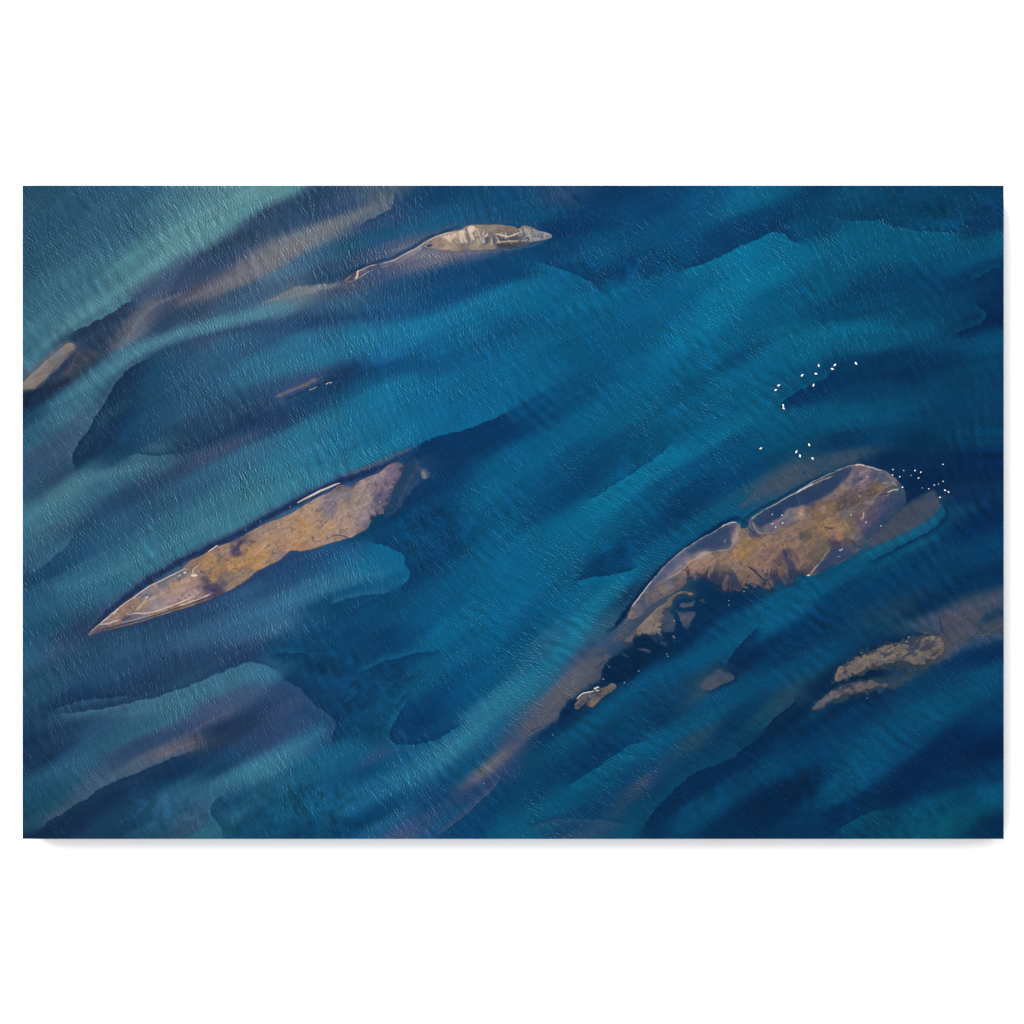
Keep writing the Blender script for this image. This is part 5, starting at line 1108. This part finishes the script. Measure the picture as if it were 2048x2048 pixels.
bar('mud_flat', OUT['mud'],
    '5 800,950,857666 700,1050,7d7064 900,1000,82746a 600,1080,75695f 450,1150,6a6266 350,1250,585566 750,880,7f7268 900,800,6f6865 850,700,7a6d64 1000,600,75695f 1100,520,6a6058 950,720,706660 1050,680,66605f 1200,420,685c5a 1350,330,6c5e5a 1500,330,70605a 1580,360,7a6a62 1450,330,5a5560 950,1150,6a6070 850,1200,6d6468 1000,800,5f5c68',
    'fan of tan mud with frayed edge off the lower left end of the largest bar',
    strokes=[('5 820,760 900,740 960,760', '3a4060', 1.2, 1.4, .7), ('5 1000,650 1080,630', '3f4058', 1.4, 1.6, .7), ('5 560,950 700,800 850,680 980,560', '4d5a74', 3, 4, .6), ('5 1400,340 1500,380', '3d4a68', 3, 3, .6)],
    fray=[('5 1130,680 1000,850 1000,950 1010,1050 990,1190 880,1220 700,1150 560,1170 440,1210 425,1330', 6, 14)], hmax=.8, slope=14, speck=.04, seed=5, mott=0.6, sat=.55, cat='mud flat', relief=.4, edge_n=2.2)

bar('islet', OUT['islet'],
    '6 850,970,6f5c5c 950,900,655a5e 1080,900,6f6458 1100,950,6a6058 1150,850,5f5860 1050,820,45526a 1150,720,5a6070 1280,720,605a56 1250,780,5f5858 1400,650,6a6058 1440,700,5d565a 1000,980,5f5660 1190,780,3a4a64',
    'small lobed brown islet with driftwood, beside the long muddy tail',
    strokes=[('6 1100,690 1130,760 1160,830', '1c2740', 1.4, 1.2, .85), ('6 1190,700 1230,760', '22304a', 1.6, 1.4, .7), ('6 1030,790 1050,850', '8f98a8', 1.2, 1.2, .7), ('6 1330,690 1350,780', '3d4656', 1.2, 1.6, .6), ('6 980,870 1060,850', '3f4d68', 2, 2, .6)],
    hmax=1.0, slope=8, speck=.10, seed=6, mott=0.7, sat=.55, cat='islet', edge_n=1.6)

bar('sandbar', OUT['lower'],
    '7 380,580,75685f 450,540,756860 420,630,6f645f 520,480,6d635f 600,480,756a5f 700,420,756c5f 760,400,6f6860 850,400,7a6f5a 900,360,706657 1000,420,756b58 1100,400,75695a 1080,320,4a505c 1200,300,6d6458 1280,280,756a5c 1300,350,706659 1150,460,655e60 1000,470,6a625c 700,510,665c62 900,470,655d5e 1030,330,555a66 1330,300,6a6258 1230,420,6a6158',
    'mottled brown bar at the lower right, the larger upper one of two side by side',
    strokes=[('7 540,510 550,460', '4d4c58', 1, 1.4, .7), ('7 700,500 800,480 860,470', '33304a', 1.2, 1.2, .8), ('7 960,360 1040,370 1110,350', '30405c', 2.4, 2, .7), ('7 800,370 830,440', '55535c', 1.4, 2, .6), ('7 1000,300 1020,330', 'b8bcc4', 1.6, 1.2, .9), ('7 1150,440 1190,460', '38425c', 2, 2, .7), ('7 1250,300 1270,330', '40465a', 2, 2, .6)],
    fray=[('7 1370,380 1300,455 1090,535 880,505 700,535 520,605 400,672', 5, 14), ('7 340,682 330,600 430,510 680,378 930,320', 3, 8)], hmax=1.0, slope=9, speck=.12, crack=.3, seed=7, mott=0.75, sat=.55, edge_n=3.6, group='pair of brown bars at the lower right')

bar('sandbar', OUT['thin'],
    '7 150,910,4a5468 220,850,52586a 300,800,575b6a 380,760,5f5d66 450,740,625f66 500,720,5a5868 600,700,615b60 560,740,5f5a62 700,690,5a5660 780,710,4a4f60 430,790,5f5a5e',
    'thin grey-brown bar at the lower right, the smaller lower one of two side by side',
    strokes=[('7 470,680 490,720 510,760', '1f3054', 1.4, 1.4, .8), ('7 600,690 640,720', '474a5c', 1.4, 1.6, .6)],
    fray=[('7 840,720 740,712 540,780 340,830 180,942', 4, 10), ('7 90,942 330,750 560,670 800,682', 3, 8)], hmax=.8, slope=9, speck=.06, seed=8, mott=0.6, sat=.55, edge_n=3.0, group='pair of brown bars at the lower right')

# slivers of dry sand in the dark channel above the long bar
RG = 'slivers of dry sand along the dark channel'
bar('sand_ridge', OUT['ridge1'], 'Q 1200,260,cfbfba 1400,160,d8cac6 1600,70,c4b8b8',
    'long thin white sand ridge in the dark channel above the long ochre sandbar', hmax=1.6, slope=1.5, seed=9, group=RG, cat='sand ridge', edge_n=.15, step=.7, relief=.3)
bar('sand_ridge', OUT['ridge2'], 'P 1600,110,d8c4b4 1650,70,d4c4bc',
    'short white sand ridge against the upper edge of the long ochre sandbar', hmax=3.4, slope=1.2, seed=10, group=RG, cat='sand ridge', edge_n=.1, step=.6, relief=.2)

# ------------------------------------------------------------------ birds, stones, driftwood
m_feather = simple_mat('white_feathers', (0.70, 0.70, 0.69), 0.8, 0.04, 6.0, 0.1)
m_bill = simple_mat('orange_bill', (0.55, 0.22, 0.04), 0.5, 0.1, 20.0)
m_stone = simple_mat('pale_stone', (0.19, 0.18, 0.17), 0.9, 0.35, 6.0)
m_wood = simple_mat('bleached_wood', (0.33, 0.30, 0.275), 0.85, 0.25, 5.0)


def tube_rings(path, n=10):
    """closed skin round a spine of (x, y, z, half width, half height)"""
    V, F = [], []
    for i, (x, y, z, w, h) in enumerate(path):
        for k in range(n):
            a = 2 * math.pi * k / n
            V.append((x, y + w * math.cos(a), z + h * math.sin(a)))
    m = len(path)
    for i in range(m - 1):
        for k in range(n):
            F.append((i * n + k, (i + 1) * n + k, (i + 1) * n + (k + 1) % n, i * n + (k + 1) % n))
    F.append(tuple(range(n)))
    F.append(tuple((m - 1) * n + k for k in reversed(range(n))))
    return V, F


def join(*parts):
    V, F = [], []
    for v, f in parts:
        o = len(V)
        V += v
        F += [tuple(i + o for i in q) for q in f]
    return V, F


def bird_body():
    # floating bird 1.25 m long, head towards +x: hull with raised tail, folded wings, curved neck and small head
    hull = tube_rings([(-.62, 0, .20, .015, .01), (-.52, 0, .17, .09, .05), (-.38, 0, .13, .19, .12), (-.15, 0, .10, .27, .18), (.10, 0, .10, .28, .20),
                       (.28, 0, .10, .22, .18), (.38, 0, .12, .13, .12), (.43, 0, .14, .05, .05)], 14)
    neck = tube_rings([(.30, 0, .16, .10, .10), (.38, 0, .26, .075, .09), (.40, 0, .38, .06, .07), (.38, 0, .50, .055, .06), (.40, 0, .60, .06, .06), (.47, 0, .64, .07, .065), (.55, 0, .625, .05, .05), (.58, 0, .61, .02, .02)], 10)
    wings = []
    for sg in (-1, 1):
        wings.append(tube_rings([(-.58, sg * .04, .24, .02, .015), (-.40, sg * .12, .24, .08, .05), (-.15, sg * .17, .23, .12, .08), (.08, sg * .17, .22, .12, .09), (.22, sg * .14, .19, .07, .06), (.27, sg * .12, .17, .02, .02)], 10))
    return join(hull, neck, *wings)


BV, BF = bird_body()
KV, KF = tube_rings([(.56, 0, .62, .035, .03), (.62, 0, .60, .03, .02), (.67, 0, .585, .022, .012), (.69, 0, .58, .008, .006)], 8)
bird0 = link_mesh('bird', BV, BF, m_feather)
bill0 = link_mesh('bill', KV, KF, m_bill, bird0)
first_bird = True


def bird(px, py, deg, size, label, group, z=0.0):
    global first_bird
    if first_bird:
        b, k, first_bird = bird0, bill0, False
    else:
        b = bird0.copy()
        COL.objects.link(b)
        k = bill0.copy()
        COL.objects.link(k)
        k.parent = b
    b.location = (wx(px), wy(py), z * S - 0.02)
    b.rotation_euler = (0, 0, R(deg))
    b.scale = (size * .78, size * .78, size * .78)
    tag(b, label, 'bird', group)


G1 = 'loose flock of white birds floating in the upper right'
for x, y, a, sz, t in [
    (1637.3, 731, 95, 1, 'white bird pointing straight up the picture, highest but two of the upper flock'),
    (1669.7, 730, 40, 1, 'white bird, upper of a close pair at the tip of the dark water'),
    (1664.8, 738, -20, 1, 'white bird, lower of a close pair at the tip of the dark water'),
    (1711.9, 727, -55, 1.08, 'white bird farthest right and highest of the upper flock, alone over dark water'),
    (1604.2, 750.6, 45, 1, 'white bird floating slantwise, midway between the flock leader and the lower left pair'),
    (1631.9, 747.5, -5, 1, 'white bird lying level, directly below the upright bird of the upper flock'),
    (1557.4, 770.8, 22, 1, 'white bird, upper of the close pair at the left end of the upper flock'),
    (1551.4, 779.8, 28, .95, 'white bird, lower of the close pair at the left end of the upper flock'),
    (1627, 770.2, 65, 1, 'white bird on the dark water edge, lowest right of the upper flock'),
    (1566.4, 811.2, -70, .95, 'white bird, upper of two nearly touching below the upper flock'),
    (1567.4, 817, -35, .95, 'white bird, lower of two nearly touching below the upper flock')]:
    bird(x, y, a, sz, t, G1)
G2 = 'white birds floating above the largest bar'
for x, y, a, sz, t in [
    (1521.6, 896.8, 25, .95, 'white bird floating alone, well left of the four above the largest bar'),
    (1618.2, 889.8, -70, 1, 'white bird highest of the four above the largest bar'),
    (1592.8, 903.3, 62, 1.05, 'white bird leftmost of the four above the largest bar, tilted up right'),
    (1599.8, 912, -80, 1, 'white bird standing upright, just below its leftmost neighbour above the largest bar'),
    (1625.2, 917, -38, .95, 'white bird lowest and rightmost of the four above the largest bar')]:
    bird(x, y, a, sz, t, G2)
G3 = 'small white birds off the rounded head of the largest bar'
for x, y, a, sz, t in [
    (1886, 928.6, 10, .52, 'small white bird far above all others in the flock off the rounded head'),
    (1830, 941, 60, .6, 'small white bird left of two side by side, top middle of the right flock'),
    (1841.5, 944.4, 30, .56, 'small white bird right of two side by side, top middle of the right flock'),
    (1786, 939, 50, .5, 'small white bird above the rim of the rounded head, top left of the flock'),
    (1785, 950, 10, .5, 'small white bird right on the rim of the rounded head'),
    (1799.6, 953.5, 40, .52, 'small white bird just right of the rim of the rounded head'),
    (1837, 956, 15, .58, 'small white bird below the side-by-side two of the right flock'),
    (1807.6, 941, 0, .36, 'tiny faint bird between the rim and the side-by-side two'),
    (1822, 950.6, 80, .3, 'tiniest faint bird left of and below the side-by-side two'),
    (1886.3, 963, -40, .48, 'small white bird directly below the farthest one of the right flock'),
    (1868.7, 970, -30, .5, 'small white bird in the middle of the lower row of the right flock'),
    (1877, 968, 0, .34, 'tiny faint bird between two brighter ones in the lower row'),
    (1844.6, 976, 90, .34, 'tiny faint bird at the left end of the lower row'),
    (1857.6, 977.5, 20, .48, 'small white bird second from the left in the lower row'),
    (1890, 980.6, -20, .72, 'white bird, left of the close bright pair at the lower right of the flock'),
    (1897, 984, -50, .7, 'white bird, right of the close bright pair at the lower right of the flock'),
    (1880, 994.6, 20, .6, 'small white bird lowest of the right flock, above the drowned shoal tip')]:
    bird(x, y, a, sz, t, G3)
G4 = 'small white birds resting on the largest bar'
for x, y, a, sz, t in [
    (1563.8, 1030.6, 10, .5, 'small white bird at the upper right of five in the long lagoon'),
    (1544.2, 1028.6, 60, .42, 'small white bird at the upper left of five in the long lagoon'),
    (1564.9, 1046, -40, .5, 'small white bird at the lower right of five in the long lagoon'),
    (1544.5, 1047.4, 30, .42, 'small white bird at the lower left of five on the grey lagoon shore'),
    (1551, 1054.4, 0, .44, 'small white bird lowest of five on the grey lagoon shore'),
    (1804.5, 974.4, 45, .6, 'white bird on the right-hand rim of the rounded head'),
    (1734, 953.6, 45, .38, 'tiny white bird on the upper middle of the rounded head'),
    (1701.7, 1029.6, 45, .42, 'tiny white bird on grey mud, left centre of the rounded head'),
    (1761.5, 1051.6, 20, .4, 'tiny pale bird at the lower right inside the rounded head')]:
    bird(x, y, a, sz, t, G4, 2.6)


def stone(px, py, size, label, group, z=0.0, seed=0, mat=None):
    rs = random.Random(seed)
    size *= 0.72
    V, F = [], []
    n, m = 9, 6
    ph = [rs.uniform(0, 6.28) for _ in range(4)]
    for i in range(m + 1):
        th = math.pi * i / m
        for k in range(n):
            a = 2 * math.pi * k / n
            r = size * (1 + .16 * math.sin(2 * a + ph[0]) + .12 * math.sin(3 * a + ph[1] + th) + .08 * math.sin(5 * th + ph[2]))
            V.append((1.25 * r * math.sin(th) * math.cos(a), .85 * r * math.sin(th) * math.sin(a), .6 * r * math.cos(th) + .15 * size))
    for i in range(m):
        for k in range(n):
            F.append((i * n + k, i * n + (k + 1) % n, (i + 1) * n + (k + 1) % n, (i + 1) * n + k))
    o = link_mesh('stone', V, F, mat or m_stone)
    o.location = (wx(px), wy(py), z * S)
    o.rotation_euler = (0, 0, ph[3])
    tag(o, label, 'stone', group)


GS = 'stones scattered on the bars'
for i, (x, y, sz, t, z) in enumerate([
    (594.7, 1029.6, .26, 'pale stone on the upper edge of the ochre part of the long sandbar', 3.0),
    (739.6, 963.8, .28, 'pale stone farthest up on the right part of the long sandbar', 3.0),
    (732.6, 987.6, .24, 'pale stone below the highest one on the right part of the long sandbar', 3.0),
    (760.3, 1003.5, .34, 'largest pale stone, on the purple right flank of the long sandbar', 2.6),
    (766.3, 1026.6, .2, 'small pale stone on the right-hand edge of the long sandbar', 1.2),
    (491, 1059.3, .24, 'pale stone, left of three in the dark channel above the long sandbar', 0),
    (521, 1043.6, .22, 'pale stone, middle of three in the dark channel above the long sandbar', 0),
    (580, 1014, .22, 'pale stone just left of the thin white ridge in the dark channel', 0),
    (967.6, 1567, .22, 'golden stone on the drowned bar at the bottom centre', 0),
    (1277.6, 1342, .22, 'white stone alone in dark water right of the muddy tail', 0),
    (1249, 1365.3, .26, 'white stone above the right end of the small lobed islet', 0),
    (1207, 1358.5, .24, 'white stone in dark water above the small lobed islet', 0),
    (1146, 1363, .24, 'white stone in the middle of the muddy tail', 0),
    (1218.8, 1334, .2, 'pale stone at the tip of a short spur off the muddy tail', 0),
    (1105.8, 1470, .22, 'reddish pale stone below the lowest end of the muddy tail', 0),
    (1334, 1308, .2, 'pale stone, upper of two in open water below the mud fan', 0),
    (1335.6, 1312.5, .22, 'pale stone, lower of two in open water below the mud fan', 0),
    (1348.6, 1241.6, .26, 'bright stone among torn mud right of the mud fan', 0),
    (1346.5, 1273, .26, 'bright stone, left of two at the lower edge of the torn mud', 0),
    (1349.5, 1275.5, .22, 'bright stone, right of two at the lower edge of the torn mud', 0),
    (1457.6, 1201.4, .2, 'pale stone, upper of two below the lower edge of the largest bar', 0),
    (1457.8, 1210, .2, 'pale stone, lower of two below the lower edge of the largest bar', 0),
    (1488, 1183, .22, 'pale stone close under the lower edge of the largest bar', 0),
    (1817.4, 1274.6, .26, 'white stone in dark water above the mottled lower right bar', 0),
    (1813.5, 1283.2, .3, 'white stone on the upper edge of the mottled lower right bar', 1.0),
    (1722.7, 1306, .2, 'pale stone at the upper left edge of the mottled lower right bar', 0),
    (1734, 1396, .18, 'pale stone in dark water below the thin lower right bar', 0),
    (950.8, 492, .3, 'white stone, left of two on the lower edge of the top bar', 2.2),
    (956.6, 492.5, .3, 'white stone, right of two on the lower edge of the top bar', 2.2),
    (1366, 1099, .16, 'tiny pale stone in the first dark lagoon', 2.4)]):
    stone(x, y, sz, t, GS, z, i)


def log(px_list, w, label, z=0.4, group=None, name='driftwood', cat='driftwood'):
    P = smooth_line(np.array(px_list, float), 2)
    V, F = [], []
    n = 8
    c = P.mean(0)
    for i, (x, y) in enumerate(P):
        a, b = P[max(i - 1, 0)], P[min(i + 1, len(P) - 1)]
        t = (b - a) / (np.hypot(*(b - a)) + 1e-9)
        f = min(1, .35 + 3 * min(i, len(P) - 1 - i) / len(P))
        for k in range(n):
            q = 2 * math.pi * k / n
            o = w * f * math.cos(q)
            V.append(((x - c[0] - t[1] * o) * S, -(y - c[1] + t[0] * o) * S, (z + w * f * (.8 * math.sin(q))) * S))
    for i in range(len(P) - 1):
        for k in range(n):
            F.append((i * n + k, (i + 1) * n + k, (i + 1) * n + (k + 1) % n, i * n + (k + 1) % n))
    F.append(tuple(range(n)))
    F.append(tuple((len(P) - 1) * n + k for k in reversed(range(n))))
    o = link_mesh(name, V, F, m_wood)
    o.location = (wx(c[0]), wy(c[1]), 0)
    tag(o, label, cat, group)


log(pl('6 835,868 880,820 920,785 962,768 1030,758 1105,745'), 1.0, 'long curved bleached driftwood trunk on the upper edge of the lobed islet', 1.4)
log(pl('6 1108,690 1130,705 1175,672 1190,690'), 1.3, 'bent pale driftwood branch on top of the lobed islet', 1.8)
log(pl('6 1130,720 1165,740 1195,725'), .8, 'short pale driftwood piece below the bent branch on the lobed islet', 1.6)
log(pl('B 470,1556 490,1545 522,1542'), .75, 'pale driftwood at the upper right end of the drowned brown bar, left of centre', .3)
log(pl('B 340,1602 370,1590 400,1574'), .5, 'greyer driftwood sliver lower left of the pale one by the drowned brown bar', .2)
